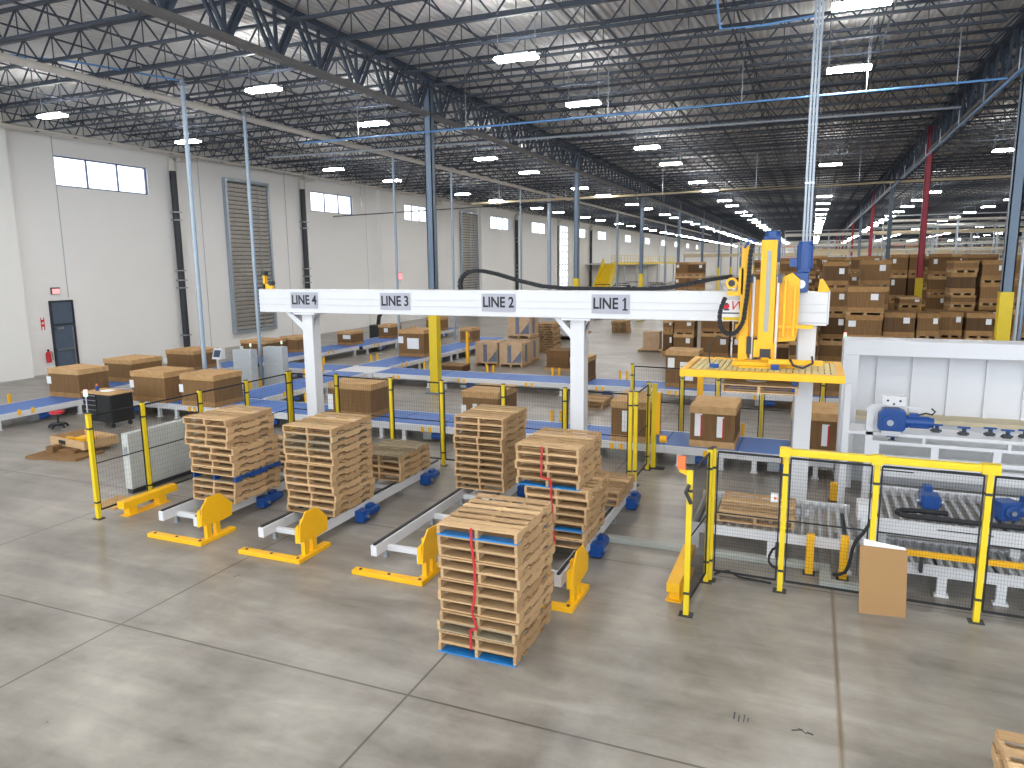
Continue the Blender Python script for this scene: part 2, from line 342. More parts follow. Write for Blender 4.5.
# high bay lights
hb = None
def light(x, y, label, z=9.62):
    global hb
    if hb is None:
        hb = thing('high_bay_light', label, 'ceiling light', (x, y, z), group='high bay lights')
        part('housing', MB().box(-.54, .54, -.11, .11, .0, .05).box(-.3, .3, -.05, .05, .05, .1), 'white', hb)
        part('diffuser', MB().box(-.53, .53, -.16, .16, -.05, .0), 'lamp', hb)
        part('hanger', MB().box(-.5, -.485, 0, .015, .08, 1.45).box(.485, .5, 0, .015, .08, 1.45), 'steel', hb)
    else: clone(hb, (x, y, z), 0, label)
pat = []
for k in range(-1, 16): pat += [17.5+15.45*k, 23.2+15.6*k]
pr_ = [16.8, 22.1]+[63.6+8*k for k in range(22)]
ROWS = [(-23.6, pat, 'nearest the left wall'), (-14.8, pat, 'just left of the left column row'), (-7, pat, 'right of the left column row'),
        (.63, [1.6, 7, 16.8, 22.1, 43]+pr_[2:], 'above the gantry robot'), (8.1, [2, 8, 41.1]+pr_[2:], 'just right of the right column row'),
        (15.5, [49.9, 58]+[66+9*k for k in range(18)], 'far right over the cartons'), (24, [75+10*k for k in range(16)], 'second farthest right'), (34, [95+11*k for k in range(13)], 'farthest right')]
for x, ys, nm in ROWS:
    for i, y in enumerate(ys): light(x, y, 'high bay light, %s from the camera, row %s' % (nth(i), nm))
# pipes under the roof
def pipe(name, pts, r, m_, label, cat='pipe', hang=None, zt=10.2, n=10):
    t = thing(name, label, cat); part('run', MB().path(pts, r, n), m_, t)
    if hang:
        h = MB()
        for p in hang: h.box(p[0]-.012, p[0]+.012, p[1]-.012, p[1]+.012, p[2], zt)
        part('hanger_rod', h, 'steel', t)
    return t
pipe('sprinkler_main', [(-20, 6, 10.12), (-20, 30, 10.1), (-20, 60, 10.1), (-20, 160, 10.1)], .11, 'pipe_white', 'thick white sprinkler main running down the hall left of the columns', hang=[(-20, y, 10.1) for y in range(8, 120, 5)], zt=10.9)
pipe('roof_pipe', [(-30.2, 8, 10.3), (-30.2, 150, 10.2)], .12, 'pipe_white', 'white pipe running along the top of the left wall', hang=[(-30.2, y, 10.2) for y in range(10, 120, 6)], zt=10.9)
pipe('roof_pipe', [(-29.2, 8, 10.15), (-29.2, 60, 10.1)], .05, 'pipe_white', 'thin white pipe beside the larger pipe at the left wall top', hang=[(-29.2, y, 10.1) for y in range(10, 60, 8)], zt=10.9)
pipe('roof_pipe', [(-25.5, 30, 9.95), (-12.9, 30.5, 9.95), (4.6, 31, 9.95)], .05, 'galv', 'thin grey branch pipe crossing the hall behind the first columns', hang=[(x, 30.3, 9.95) for x in range(-24, 4, 4)], zt=10.9)
pipe('roof_pipe', [(-30.3, 42, 7.9), (-12.7, 42, 8.25), (4.6, 42, 8.6)], .035, 'dark', 'thin dark cable run crossing the hall at the second column', hang=[(x, 42, 7.9+.02*(x+30)) for x in range(-28, 4, 5)], zt=10.3)
pipe('roof_pipe', [(-26, 55, 9.5), (-10, 55, 9.6), (4.6, 55, 9.7), (20, 55, 9.7)], .09, 'beige', 'beige pipe crossing the hall beyond the second column', hang=[(x, 55, 9.6) for x in range(-24, 20, 6)], zt=10.3)
pipe('blue_conduit', [(-17.4, 22.5, 9.02), (-8, 22.5, 9.05), (4.3, 22.5, 9.1)], .03, 'air_blue', 'thin blue air line crossing the hall in front of the first column', hang=[(x, 22.5, 9.05) for x in (-15, -10.8, -6, -2.1, 1.1, 3.2)], zt=10.9)
pipe('blue_conduit', [(4.42, 9, 9.1), (4.42, 25, 9.12), (4.42, 60, 9.15), (4.42, 120, 9.15)], .045, 'air_blue', 'blue grey air main running down the right column row', hang=[(4.42, y, 9.12) for y in range(10, 110, 4)], zt=9.7)
pipe('blue_conduit', [(-2.06, 14, 10.9), (-1.9, 15.5, 9.1), (-1.1, 15.6, 9.1), (-.2, 15.6, 9.15)], .022, 'air_blue', 'thin bent blue hose hanging above the gantry robot')
pipe('roof_pipe', [(-24, 12, 10.65), (-20, 15.8, 10.5), (-18.4, 17.9, 10.3)], .03, 'air_blue', 'thin blue line under the roof leading to the nearest pole at left')
pipe('roof_pipe', [(-11.5, 12, 10.14), (-11.5, 160, 10.14)], .035, 'joist', 'thin dark pipe under the joists right of the left girder')
# drop poles
def pole(x, y, r, label, zt=10.3, twin=False, m_='galv'):
    t = thing('conduit_drop', label, 'pole', (x, y, 0), group='galvanised drop poles')
    part('conduit', MB().tube((0, 0, 0), (0, 0, zt), r, 10), m_, t)
    part('air_line', MB().tube((r+.02, -.02, 0), (r+.02, -.02, zt), r*.35, 8), 'galv_blue', t)
    if twin: part('second_conduit', MB().tube((r*2.6, 0, 0), (r*2.6, 0, zt), r*.8, 10), 'galv', t)
    part('foot_flange', MB().box(-.12, .12, -.12, .12, 0, .02), 'steel', t)
    part('pole_clamp', MB().box(-r-.02, r+.05, -r-.04, r+.04, zt-.2, zt-.12), 'steel', t)
for x, y, r, lb in ((-18.25, 17.9, .07, 'galvanised conduit pole nearest the camera at left'), (-19.75, 22.2, .065, 'galvanised conduit pole behind the nearest one at left'),
                  (-20, 33, .06, 'thin galvanised pole between LINE 4 and LINE 3 signs'), (-20, 39.5, .055, 'thin galvanised pole just right of the first left column'),
                  (-20, 50.6, .05, 'thin galvanised pole above the LINE 2 sign'), (-20, 56.9, .13, 'thicker grey pole left of the second left column'),
                  (-20, 79.5, .1, 'thin pole beside the yellow mezzanine stair'), (-20, 108, .1, 'thin pole in front of the yellow mezzanine')): pole(x, y, r, lb)
t = thing('conduit_drop', 'bundle of bright conduits dropping from the roof to the gantry motor', 'pole', (-.12, 14.6, 0), group='galvanised drop poles')
for q in range(3): part('conduit', MB().tube((-.05+q*.055, 0, 0), (-.05+q*.055, 0, 10.2), .023, 8), 'galv', t)
part('pole_clamp', MB().box(-.08, .09, -.03, .03, 6, 6.03), 'steel', t)
# conduits up the right column
t = thing('conduit_drop', 'pair of conduits strapped to the right face of the big right column', 'pole', (5.09, 22.8, 0))
part('conduit', MB().tube((0, 0, 0), (0, 0, 10), .04), 'galv', t); part('second_conduit', MB().tube((.1, 0, 0), (.1, 0, 10), .04), 'galv_blue', t)
# ------------------------------------------------------------ pallets
PW, PD, PH = 1.016, 1.219, .13
def stringer_mesh(name='stringer'):
    pts = [(0, .018), (.15, .018), (.17, .055), (.38, .055), (.40, .018), (.82, .018), (.84, .055), (1.05, .055), (1.07, .018), (1.219, .018), (1.219, .112), (0, .112)]
    return MB().prism([(a-PD/2, z) for a, z in pts], 'x', -.019, .019).mesh(name, 'wood')
STR = stringer_mesh()
def deckm(ys, z0, z1, mt, seed):
    rr = random.Random(seed); m_ = MB()
    for y, wd in ys:
        dy = rr.uniform(-.006, .006); e0 = rr.uniform(0, .006); e1 = rr.uniform(0, .006)
        m_.box(-PW/2+e0, PW/2-e1, y+dy, y+dy+wd, z0, z1)
    return m_.mesh('deck', mt)
TY = [(-PD/2, .13)] + [(-PD/2+.17+.181*k, .1-.018*(k % 2)) for k in range(5)] + [(PD/2-.13, .13)]
BY = [(-PD/2, .14), (-.36+.02, .1), (-.05, .1), (.24, .1), (PD/2-.14, .14)]
TOPS = [deckm(TY, .112, .13, 'wood', s) for s in range(4)] + [deckm(TY, .112, .13, 'old_wood', 9)]
BOTS = [deckm(BY, 0, .018, 'wood', s+20) for s in range(3)] + [deckm(BY, 0, .018, 'old_wood', 29)]
BLUEB = deckm(BY, 0, .018, 'wood', 31); BLUEB.materials.append(MT['paint_blue'])
for q_ in BLUEB.polygons:
    if q_.index < 6: q_.material_index = 1
BLUES = MB().prism([(a-PD/2, z) for a, z in [(0, .018), (.15, .018), (.17, .055), (.38, .055), (.40, .018), (.82, .018), (.84, .055), (1.05, .055), (1.07, .018), (1.219, .018), (1.219, .112), (0, .112)]], 'x', -.019, .019).mesh('stringer', 'blue')
def pallet(x, y, z, label, group, rz=0, old=False, blue=None):
    t = thing('wooden_pallet', label, 'pallet', (x, y, z), rz, group)
    ob('top_deck', TOPS[4] if old else random.choice(TOPS[:4]), t)
    o = ob('bottom_deck', BLUEB if blue == 'bottom' else (BOTS[3] if old else random.choice(BOTS[:3])), t)
    if blue == 'bottom': o['label'] = 'blue painted leading bottom board'
    for s_ in (-1, 0, 1):
        q = ob('stringer', BLUES if blue == 'all' else STR, t, (s_*(PW/2-.019), 0, 0))
        if blue == 'all': q['label'] = 'blue painted stringer'
    return t
def stack(x, y, z, n_, where, group, shifts=None, old=(), blue={}, jit=.018, rz=0, zs=1):
    for k in range(n_):
        top = n_-1-k
        pos = 'topmost' if top == 0 else ('lowest' if k == 0 else '%s from the top' % nth(top))
        dx = shifts(k) if shifts else 0
        cb = ' with blue wood' if k in blue else (' of greyed wood' if k in old else '')
        pallet(x+dx+random.uniform(-jit, jit), y+random.uniform(-jit, jit), z+k*PH*zs, 'pallet%s, %s %s' % (cb, pos, where), group,
               rz+random.uniform(-.012, .012), k in old, blue.get(k)).scale.z = zs
stack(-3.43, 7.77, 0, 12, 'in the strapped front floor stack', 'pallets of the front stack', lambda k: [0, 0, 0, .03, .03, .0, .03, .05, .04, .03, .02, .01][k]+.0, (2,), {0: 'bottom', 11: 'bottom'}, jit=.012, zs=1.04)
LZ = .34
stack(-10.04, 10.38, LZ, 12, 'in the leftmost tall stack', 'pallets on LINE 4', lambda k: .06 if k < 8 else -.03, (3,), {3: 'all'})
stack(-7.86, 10.45, LZ, 12, 'in the second tall stack from the left', 'pallets on LINE 3', None, (10, 9))
stack(-5.67, 12.68, LZ, 11, 'in the third tall stack from the left', 'pallets on LINE 2')
stack(-3.42, 10.6, LZ, 12, 'in the strapped stack behind the front one', 'pallets on LINE 1', lambda k: -.06+.015*k if k < 7 else -.13, (), {7: 'bottom', 2: 'bottom'})
stack(-7.88, 12.65, LZ, 4, 'in the short stack behind the second tall stack', 'short stack behind on LINE 3', None, (3,))
stack(-3.46, 12.7, LZ, 2, 'of the two behind the rear strapped stack', 'short stack behind on LINE 1')
stack(-10.05, 12.65, LZ, 5, 'in the stack hidden behind the leftmost tall one', 'short stack behind on LINE 4')
stack(-12.65, 35.8, 0, 12, 'in the tall stack beside the wrapped loads', 'pallets of the far stack', lambda k: random.uniform(-.06, .06))
stack(-11.6, 47.6, 0, 6, 'in the farthest stack on open floor', 'pallets of the farthest stack', lambda k: random.uniform(-.05, .05))
stack(-6.45, 22.6, 0, 2, 'of two on the floor between the blue conveyors', 'pallets between conveyors', lambda k: random.uniform(-.05, .05))
stack(-13.9, 46, 0, 1, 'lying alone left of the farthest stack', 'far loose pallets')
stack(2.12, 5.92, 0, 6, 'in the stack cut off at the lower right corner', 'pallets of the corner stack', lambda k: -.04+.02*(k % 2), rz=-.03)
# straps on the stacks
def strap(name, x, y, zs, label):
    pts = [(x+dx, y+dy, z) for dx, dy, z in zs]; m_ = MB()
    for a, b_ in zip(pts, pts[1:]): m_.bar(a, b_, .03, .004, 0, (0, 1, 0))
    solo(name, m_, 'strap_red', label, 'strap')
strap('cargo_strap', -3.46, 7.135, [(0, 0, 1.63), (.0, 0, 1.42), (.03, .0, 1.2), (.04, 0, .95), (.02, 0, .75), (-.01, 0, .6), (.05, 0, .4), (-.04, 0, .36), (-.03, 0, .12)], 'red strap hanging down the front stack on the open floor')
strap('cargo_strap', -3.6, 9.965, [(-.02, 0, 1.9), (-.03, 0, 1.7), (-.03, -.01, 1.42), (.12, -.01, 1.4), (.13, 0, 1.1), (.14, 0, .8), (.18, 0, .4)], 'red strap hanging down the LINE 1 pallet stack')
# ------------------------------------------------------------ gearmotor library
def motor_parts(L_=.34, r=.085):
    b_ = MB().tube((0, 0, 0), (L_, 0, 0), r, 16).tube((L_, 0, 0), (L_+.05, 0, 0), r*.9, 16)
    for k in range(10):
        t = 2*PI*k/10; b_.bar((.03, math.cos(t)*r, math.sin(t)*r), (L_-.02, math.cos(t)*r, math.sin(t)*r), .012, .02)
    return b_
def gearmotor(x, y, z, label, rz=0, s=1, group=None, cat='motor'):
    t = thing('gear_motor', label, cat, (x, y, z), rz, group)
    part('motor_body', motor_parts(.34*s, .085*s), 'blue', t, bev=0)
    part('gearbox', MB().box(-.22*s, 0, -.1*s, .1*s, -.11*s, .11*s).tube((-.11*s, -.13*s, 0), (-.11*s, .13*s, 0), .075*s, 14), 'blue', t, bev=.012*s)
    part('output_shaft', MB().tube((-.11*s, -.16*s, 0), (-.11*s, .16*s, 0), .03*s, 10), 'steel', t)
    part('terminal_box', MB().box(.08*s, .24*s, -.05*s, .05*s, .08*s, .15*s), 'blue', t)
    return t
# ------------------------------------------------------------ pallet lines 1-4 : rails, shield, floor angle
LN = ['leftmost of the four', 'second of four from the left', 'third of four from the left', 'rightmost of the four']
for i, (cx, x0g) in enumerate(((-10.13, -9.2), (-7.88, -7.18), (-5.67, -4.99), (-3.47, -2.71))):
    n_ = 4-i
    t = thing('chain_conveyor', 'white two rail pallet conveyor, %s' % LN[i], 'conveyor', (cx, 9.05, 0), group='pallet chain conveyors')
    for s_ in (-1, 1):
        xx = s_*.41
        rl = part('rail', MB().box(xx-.055, xx+.055, 0, 4.75, .14, .31), 'white', t, bev=.006)
        part('chain_strip', MB().box(xx-.02, xx+.02, .02, 4.73, .31, LZ), 'dark', rl)
    for y in (.35, 1.9, 3.1, 4.5):
        part('cross_beam', MB().box(-.36, .36, y-.04, y+.04, .13, .21), 'white', t)
        for s_ in (-1, 1):
            f_ = part('foot', MB().box(s_*.41-.03, s_*.41+.03, y-.03, y+.03, .02, .14).tube((s_*.41, y, 0), (s_*.41, y, .02), .05, 10), 'steel', t)
    for q, y in enumerate(((10.7), (13.1))):
        gearmotor(cx+.55, y, .13, '%s blue gearmotor beside the right rail, %s' % (['near', 'far'][q], LN[i]), PI/2, .95, 'gearmotors beside the pallet lines')
    # yellow corner shield
    t = thing('corner_shield', 'yellow bent plate shield on floor angle, %s' % LN[i], 'guard', (x0g, 8.7, 0), group='yellow corner shields')
    part('floor_angle', MB().box(-1.22, 0, -.07, .07, 0, .07).box(-.14, 0, .07, .75, 0, .07), 'yellow', t, bev=.008)
    part('floor_angle_bolts', MB().tube((-1.1, 0, .07), (-1.1, 0, .08), .025).tube((-.6, 0, .07), (-.6, 0, .08), .025).tube((-.08, 0, .07), (-.08, 0, .08), .025), 'dark', t)
    for yy in (.17, .37): part('upright', MB().box(-.1, -.03, yy-.05, yy+.05, .07, .66), 'yellow', t)
    part('bent_plate', MB().prism([(-.01, .33), (.02, .63), (.17, .79), (.45, .77), (.71, .53), (.69, .31), (.45, .29)], 'x', -.03, -.01), 'yellow', t)
    part('plate_flange', MB().prism([(-.1, .3), (-.1, .56), (-.03, .63), (-.03, .33)], 'y', -.01, .005), 'yellow', t)
# ------------------------------------------------------------ gantry
GY = 13.95
gan = t = thing('pallet_gantry', 'long white gantry beam on three square legs carrying the four LINE signs', 'gantry', (0, GY, 0))
part('beam', MB().box(-12.15, .3, -.2, .2, 3.54, 4.08), 'white', t, bev=.012)
part('lower_rail', MB().box(-12.1, .28, -.215, -.2, 3.72, 3.735).box(-12.1, .28, -.215, -.2, 3.86, 3.868), 'white_dim', t)
part('end_cap', MB().box(.3, .32, -.22, .22, 3.52, 4.1), 'white', t)
for i, (x, side) in enumerate(((-10.83, 1), (-4.26, 1), (-.01, 0))):
    p = part('leg', MB().box(x-.145, x+.145, -.145, .145, .02, 3.54), 'white', gan, bev=.01)
    part('base_plate', MB().box(x-.3, x+.3, -.3, .3, 0, .03), 'white_dim', p)
    if side: part('knee_brace', MB().prism([(x-.145, 3.12), (x-.145, 3.3), (x-.38-.12*(i == 0), 3.54), (x-.5-.14*(i == 0), 3.54)], 'y', -.12, .12).prism([(x+.14, 3.2), (x+.14, 3.35), (x+.24, 3.54), (x+.17, 3.54)], 'y', -.08, .08), 'white', p)
    part('top_plate', MB().box(x-.3, x+.3, -.26, .26, 3.5, 3.54), 'white', p)
for txt, x0, x1, wh in (('LINE 4', -11.2, -10.45, 'at the left end of the beam'), ('LINE 3', -8.77, -8.02, 'left of the first grey column'), ('LINE 2', -6.31, -5.56, 'under the cable chain arch'), ('LINE 1', -3.95, -3.19, 'nearest to the yellow robot')):
    t = thing('line_sign', 'grey sign reading %s, %s' % (txt, wh), 'sign', ((x0+x1)/2, GY-.217, 3.83))
    part('sign_plate', MB().box(-.375, .375, -.006, 0, -.185, .185), 'sign_grey', t)
    o = text(txt, .3, 'ink', t, (0, -.008, -.0), .84)
    if txt[-1] == '1':
        mx_ = max(v.co.x for v in o.data.vertices)*.84-.014; hh = max(v.co.y for v in o.data.vertices)
        part('numeral_serif', MB().box(mx_-.05, mx_+.05, -.011, -.006, -hh, -hh+.028).prism([(mx_-.055, hh-.07), (mx_-.055, hh-.04), (mx_, hh), (mx_, hh-.035)], 'y', -.011, -.006), 'ink', t)
t = thing('maker_label', 'white label with round logo and red W on the beam beside the yellow carriage', 'sign', (-1.26, GY-.217, 3.74))
part('label_plate', MB().box(-.26, .3, -.006, 0, -.19, .19), 'sheet', t)
mb = MB(); mb.prism([(-.15+.06*math.cos(2*PI*k/20), .08+.06*math.sin(2*PI*k/20)) for k in range(20)], 'y', -.012, -.006); part('round_logo', mb, 'sign_red', t)
part('round_logo_blue', MB().prism([(-.2, .03), (-.08, .03), (-.1, -.0), (-.18, -.0)], 'y', -.016, -.012).prism([(-.2, .1), (-.12, .1), (-.12, .14), (-.18, .13)], 'y', -.016, -.012), 'navy', t)
text('W', .24, 'sign_red', t, (.03, -.008, .08), 1.0, shear=.3, name='red_letter'); part('label_stripe', MB().box(-.22, .28, -.009, -.006, -.06, -.035), 'navy', t)
part('caution_strip', MB().box(-.2, .1, -.009, -.006, -.18, -.12), 'fence_yellow', t)
# camera post on beam left end
t = thing('sensor_mast', 'small yellow mast with black sensor on the left end of the beam', 'sensor', (-12.0, GY, 4.08))
part('mast', MB().box(-.14, -.08, -.04, .04, 0, .32).box(-.14, .12, -.04, .04, 0, .12), 'yellow', t); part('sensor_head', MB().box(-.17, -.05, -.07, .05, .32, .42).tube((.1, -.08, .14), (.1, .04, .14), .06), 'dark', t)
# energy chain on beam
pts = [(-6.95, 4.08), (-6.97, 4.2), (-6.93, 4.33), (-6.8, 4.44), (-6.6, 4.48), (-6.4, 4.47), (-6.1, 4.41), (-5.6, 4.27), (-5.1, 4.16), (-4.6, 4.12), (-3.6, 4.11), (-2.9, 4.11), (-2.5, 4.14), (-2.1, 4.22), (-1.7, 4.3), (-1.35, 4.35)]
def chainmesh(pts, y, a, b_):
    m_ = MB(); P = [Vector((p[0], y, p[1])) for p in pts]; out = []
    for p, q in zip(P, P[1:]):
        n_ = max(1, int((q-p).length/.07))
        for k in range(n_):
            u = p.lerp(q, k/n_+.06/n_); v_ = p.lerp(q, (k+1)/n_-.06/n_); m_.bar(u, v_, b_, a)
    m_.path([tuple(p) for p in P], a*.4, 4, flat=b_*.42); return m_
t = thing('energy_chain', 'black cable chain curving along the top of the white beam', 'cable chain'); part('links', chainmesh(pts, GY+.12, .075, .1), 'rubber', t)
# ------------------------------------------------------------ gantry robot carriage
RX, RY = -.72, 13.45
t = thing('gantry_robot', 'yellow gantry robot carriage with tall mast riding on the white beam', 'robot', (RX, RY, 0))
part('mast', MB().box(-.1, .16, -.07, -.03, 2.95, 4.98).box(-.1, -.03, -.03, .1, 2.95, 4.98).box(.09, .16, -.03, .1, 2.95, 4.98).box(-.03, .09, -.03, .1, 4.9, 4.98), 'yellow', t, bev=.006)
part('guide_strip', MB().box(.0, .07, -.085, -.07, 3.4, 4.8), 'pale_green', t, 'pale guide strip on the mast')
part('left_mast', MB().box(-.42, -.27, -.05, .12, 2.82, 4.88).prism([(-.3, 3.2), (-.47, 3.25), (-.44, 3.5), (-.4, 4.5), (-.3, 4.6)], 'y', .02, .1), 'yellow', t, bev=.006)
part('carriage_plate', MB().prism([(.16, 3.2), (.52, 3.25), (.55, 3.4), (.55, 4.3), (.42, 4.42), (.16, 4.3)], 'y', .05, .13).prism([(-.4, 3.3), (.16, 3.3), (.16, 4.3), (-.4, 4.3)], 'y', .08, .14).box(.3, .34, -.05, .06, 3.3, 4.3).box(.46, .5, -.03, .06, 3.3, 4.2), 'yellow', t, bev=.006)
part('beam_clamp', MB().box(-.5, .55, .14, .3, 4.1, 4.2).box(-.5, .55, .14, .3, 3.4, 3.5).box(.2, .8, .0, .12, 3.46, 3.52).box(-.65, -.4, -.02, .12, 4.02, 4.1).box(-.46, -.38, -.05, .03, 4.05, 4.5), 'yellow', t)
for xx in (-.2, .2): part('lift_rod', MB().tube((xx, -.02, 2.75), (xx, -.02, 4.35), .025, 10), 'white', t, 'white lift rod')
part('rear_motor', MB().box(-.08, .2, .12, .34, 4.6, 5.06).tube((.06, .23, 5.0), (.06, .23, 5.14), .13, 14), 'blue', t, 'blue motor behind the mast top', bev=.02)
part('pulley', MB().box(-.26, -.21, -.05, .02, 4.25, 4.4).box(.19, .26, -.05, .02, 4.25, 4.4), 'navy', t)
cw = part('cable_wheel', MB().tube((-.58, .0, 4.24), (-.58, .08, 4.24), .1, 18), 'yellow', t); part('wheel_recess', MB().tube((-.58, -.008, 4.24), (-.58, .0, 4.24), .06, 16), 'dark', cw)
part('lower_bracket', MB().box(-.42, -.3, -.06, .05, 2.8, 3.3).box(-.16, -.08, -.06, .02, 2.8, 3.25).box(-.02, .1, -.09, .0, 2.8, 3.15).box(.14, .2, -.05, .02, 2.8, 3.2).prism([(-.45, 2.8), (-.2, 2.8), (-.28, 2.98), (-.38, 3.0)], 'y', -.1, .0), 'yellow', t)
part('lower_joint', MB().box(-.05, .13, -.1, .08, 2.95, 3.1).box(-.28, -.2, -.08, .05, 3.0, 3.3).tube((-.12, -.1, 2.9), (-.12, .05, 2.9), .05), 'dark', t)
part('top_cable_bend', MB().path([(-.38, -.06, 4.85), (-.3, -.06, 5.0), (-.2, -.04, 4.95)], .02), 'blue', t)
t = thing('energy_chain', 'black cable chain looping down beside the yellow robot mast', 'cable chain')
lp = [(-1.38, 4.0), (-1.43, 3.88), (-1.47, 3.7), (-1.46, 3.52), (-1.4, 3.4), (-1.29, 3.34), (-1.18, 3.38), (-1.1, 3.5), (-1.06, 3.6), (-1.02, 4.0), (-1.0, 4.4), (-.99, 4.75), (-.96, 4.92)]
part('links', chainmesh(lp, 13.3, .07, .1), 'rubber', t)
part('lower_links', chainmesh([(-1.0, 4.35), (-1.2, 4.3), (-1.35, 4.3)], 13.6, .07, .1), 'rubber', t)
# vertical drive motor on beam end
t = thing('gear_motor', 'large upright blue motor on the right end of the white beam', 'motor', (-.14, 13.75, 4.08))
part('motor_body', MB().tube((.02, 0, .38), (.02, 0, .82), .13, 18).tube((.02, 0, .82), (.02, 0, .87), .115, 18), 'blue', t)
fn = MB()
for k in range(16): a = 2*PI*k/16; fn.bar((.02+.13*math.cos(a), .13*math.sin(a), .42), (.02+.13*math.cos(a), .13*math.sin(a), .8), .02, .012)
part('cooling_fins', fn, 'blue', t)
part('gearbox', MB().box(-.16, .1, -.12, .12, .0, .34).box(-.08, .12, -.1, .1, .34, .4), 'blue', t, bev=.015)
part('output_hub', MB().tube((-.02, -.16, .14), (-.02, -.12, .14), .075, 16), 'steel', t, 'steel output hub'); part('terminal_box', MB().box(-.22, -.1, -.08, .06, .44, .58), 'blue', t)
t = thing('end_stop', 'yellow triangular end stop on top of the beam end', 'bracket', (.2, 13.9, 4.08)); part('gusset', MB().prism([(-.08, 0), (.12, 0), (.1, .06), (-.0, .22), (-.06, .22)], 'y', -.1, .1), 'yellow', t)
# ------------------------------------------------------------ gripper head with held pallet
t = thing('gripper_frame', 'wide yellow gripper frame with perforated top hanging from the robot', 'gripper', (-.7, 13.25, .05))
fr = MB().box(-1.28, 1.28, -.95, -.83, 2.66, 2.78).box(-1.28, 1.28, .72, .84, 2.66, 2.78).box(-1.28, -1.16, -.83, .72, 2.66, 2.78).box(1.16, 1.28, -.83, .72, 2.66, 2.78)
part('frame', fr, 'yellow', t, bev=.006)
tp = MB()
for k in range(24):
    x = -1.14+k*.097
    tp.box(x, x+.075, -.83, .72, 2.74, 2.765)
for y in (-.55, -.2, .15, .5): tp.box(-1.16, 1.16, y, y+.03, 2.72, 2.74)
part('perforated_deck', tp, 'tan_deck', t)
part('cross_member', MB().box(-.5, .55, -.2, -.08, 2.77, 2.85).box(-.5, .55, .2, .3, 2.77, 2.85).box(.1, .95, -.35, -.27, 2.85, 2.93).box(-.4, .3, -.35, .3, 2.765, 2.79), 'yellow', t)
part('hub_block', MB().box(-.3, .2, -.07, .18, 2.79, 2.86), 'yellow', t)
part('air_valve', MB().box(-.85, -.7, -.5, -.38, 2.765, 2.83).box(.15, .28, -.45, -.35, 2.765, 2.85), 'blue', t)
part('hose', MB().path([(.45, -.36, 2.93), (.5, -.5, 2.86), (.65, -.5, 2.82), (.8, -.42, 2.9), (.78, -.36, 3.0)], .02), 'dark', t); part('hose', MB().path([(-.85, -.4, 2.8), (-.9, -.3, 3.1), (-.75, -.3, 3.3), (-.5, -.2, 3.2)], .012), 'dark', t)
part('blue_clamp', MB().box(.5, .58, -.7, -.62, 2.44, 2.66), 'blue', t)
for xx in (-.45, .45): part('drop_arm', MB().box(xx-.02, xx+.02, -.32, -.28, 2.56, 2.72), 'steel', t)
pallet(-.7, 12.95, 2.46, 'wooden pallet gripped under the yellow gripper frame', 'pallet held by the gripper', 0).scale = (1.18, .9, 1.1)
solo('suction_pad', MB().tube((-.78, 12.9, 2.59), (-.78, 12.9, 2.62), .16, 20).tube((-.78, 12.9, 2.62), (-.78, 12.9, 2.68), .03), 'white_dim', 'round white pad resting on the pallet under the gripper', 'pad')
# ------------------------------------------------------------ fences
def fence(name, pts, label, h=2.0, wire_x=.05, wire_z=.1, posts=None, zb=.16):
    t = thing(name, label, 'fence')
    for i, (x, y) in enumerate(pts):
        if posts and i not in posts: continue
        p = part('post', MB().box(x-.035, x+.035, y-.035, y+.035, .015, h), 'fence_yellow', t)
        part('foot_plate', MB().box(x-.09, x+.09, y-.07, y+.07, 0, .015), 'dark', p)
        for z in (h-.3, .3): part('post_clip', MB().box(x-.038, x+.038, y-.038, y+.038, z, z+.035), 'dark', p)
        part('post_cap', MB().box(x-.04, x+.04, y-.04, y+.04, h, h+.015), 'dark', p)
    for (x0, y0), (x1, y1) in zip(pts, pts[1:]):
        a = Vector((x0, y0, 0)); d = Vector((x1-x0, y1-y0, 0)); Ln = d.length; d.normalize(); a = a+d*.06; Ln -= .12
        m_ = MB(); fr = MB(); zt = h-.05
        for z in (zb, zt): fr.bar(a+Vector((0, 0, z)), a+d*Ln+Vector((0, 0, z)), .02, .03)
        for q in (0, Ln): fr.bar(a+d*q+Vector((0, 0, zb)), a+d*q+Vector((0, 0, zt)), .02)
        fr.bar(a+Vector((0, 0, 1.05)), a+d*Ln+Vector((0, 0, 1.05)), .012, .02)
        pp = part('mesh_panel', fr, 'black', t)
        n_ = int(Ln/wire_x)
        for k in range(1, n_): m_.bar(a+d*(Ln*k/n_)+Vector((0, 0, zb)), a+d*(Ln*k/n_)+Vector((0, 0, zt)), .0018)
        z = zb+wire_z
        while z < zt: m_.bar(a+Vector((0, 0, z)), a+d*Ln+Vector((0, 0, z)), .0018); z += wire_z
        part('wire_mesh', m_, 'black', pp)
    return t
fence('safety_fence', [(-12.06, 9.0), (-12.05, 10.15), (-12.04, 11.6), (-12.04, 13.0), (-12.04, 14.45)], 'yellow post mesh fence running back along the left side of LINE 4', wire_x=.06)
fence('safety_fence', [(-12.04, 14.55), (-10.6, 14.5), (-9.03, 14.45), (-7.68, 14.45), (-6.15, 14.45), (-4.72, 14.45), (-3.3, 14.45)], 'yellow post mesh fence crossing behind the pallet stacks', wire_x=.06)
fence('safety_fence', [(-3.2, 14.5), (-3.2, 15.75)], 'short yellow post fence return ending at the blue conveyor by the cartons', wire_x=.05)
fence('safety_fence', [(-1.3, 9.15), (-1.19, 10.28)], 'dark mesh fence gate turned edge on with yellow leading post', wire_x=.02, wire_z=.03)
fence('safety_fence', [(-1.15, 10.36), (-.18, 10.34), (.94, 10.32), (2.2, 10.3), (3.4, 10.28), (4.8, 10.26)], 'yellow post mesh fence in front of the roller conveyors at right', wire_x=.033, wire_z=.05)
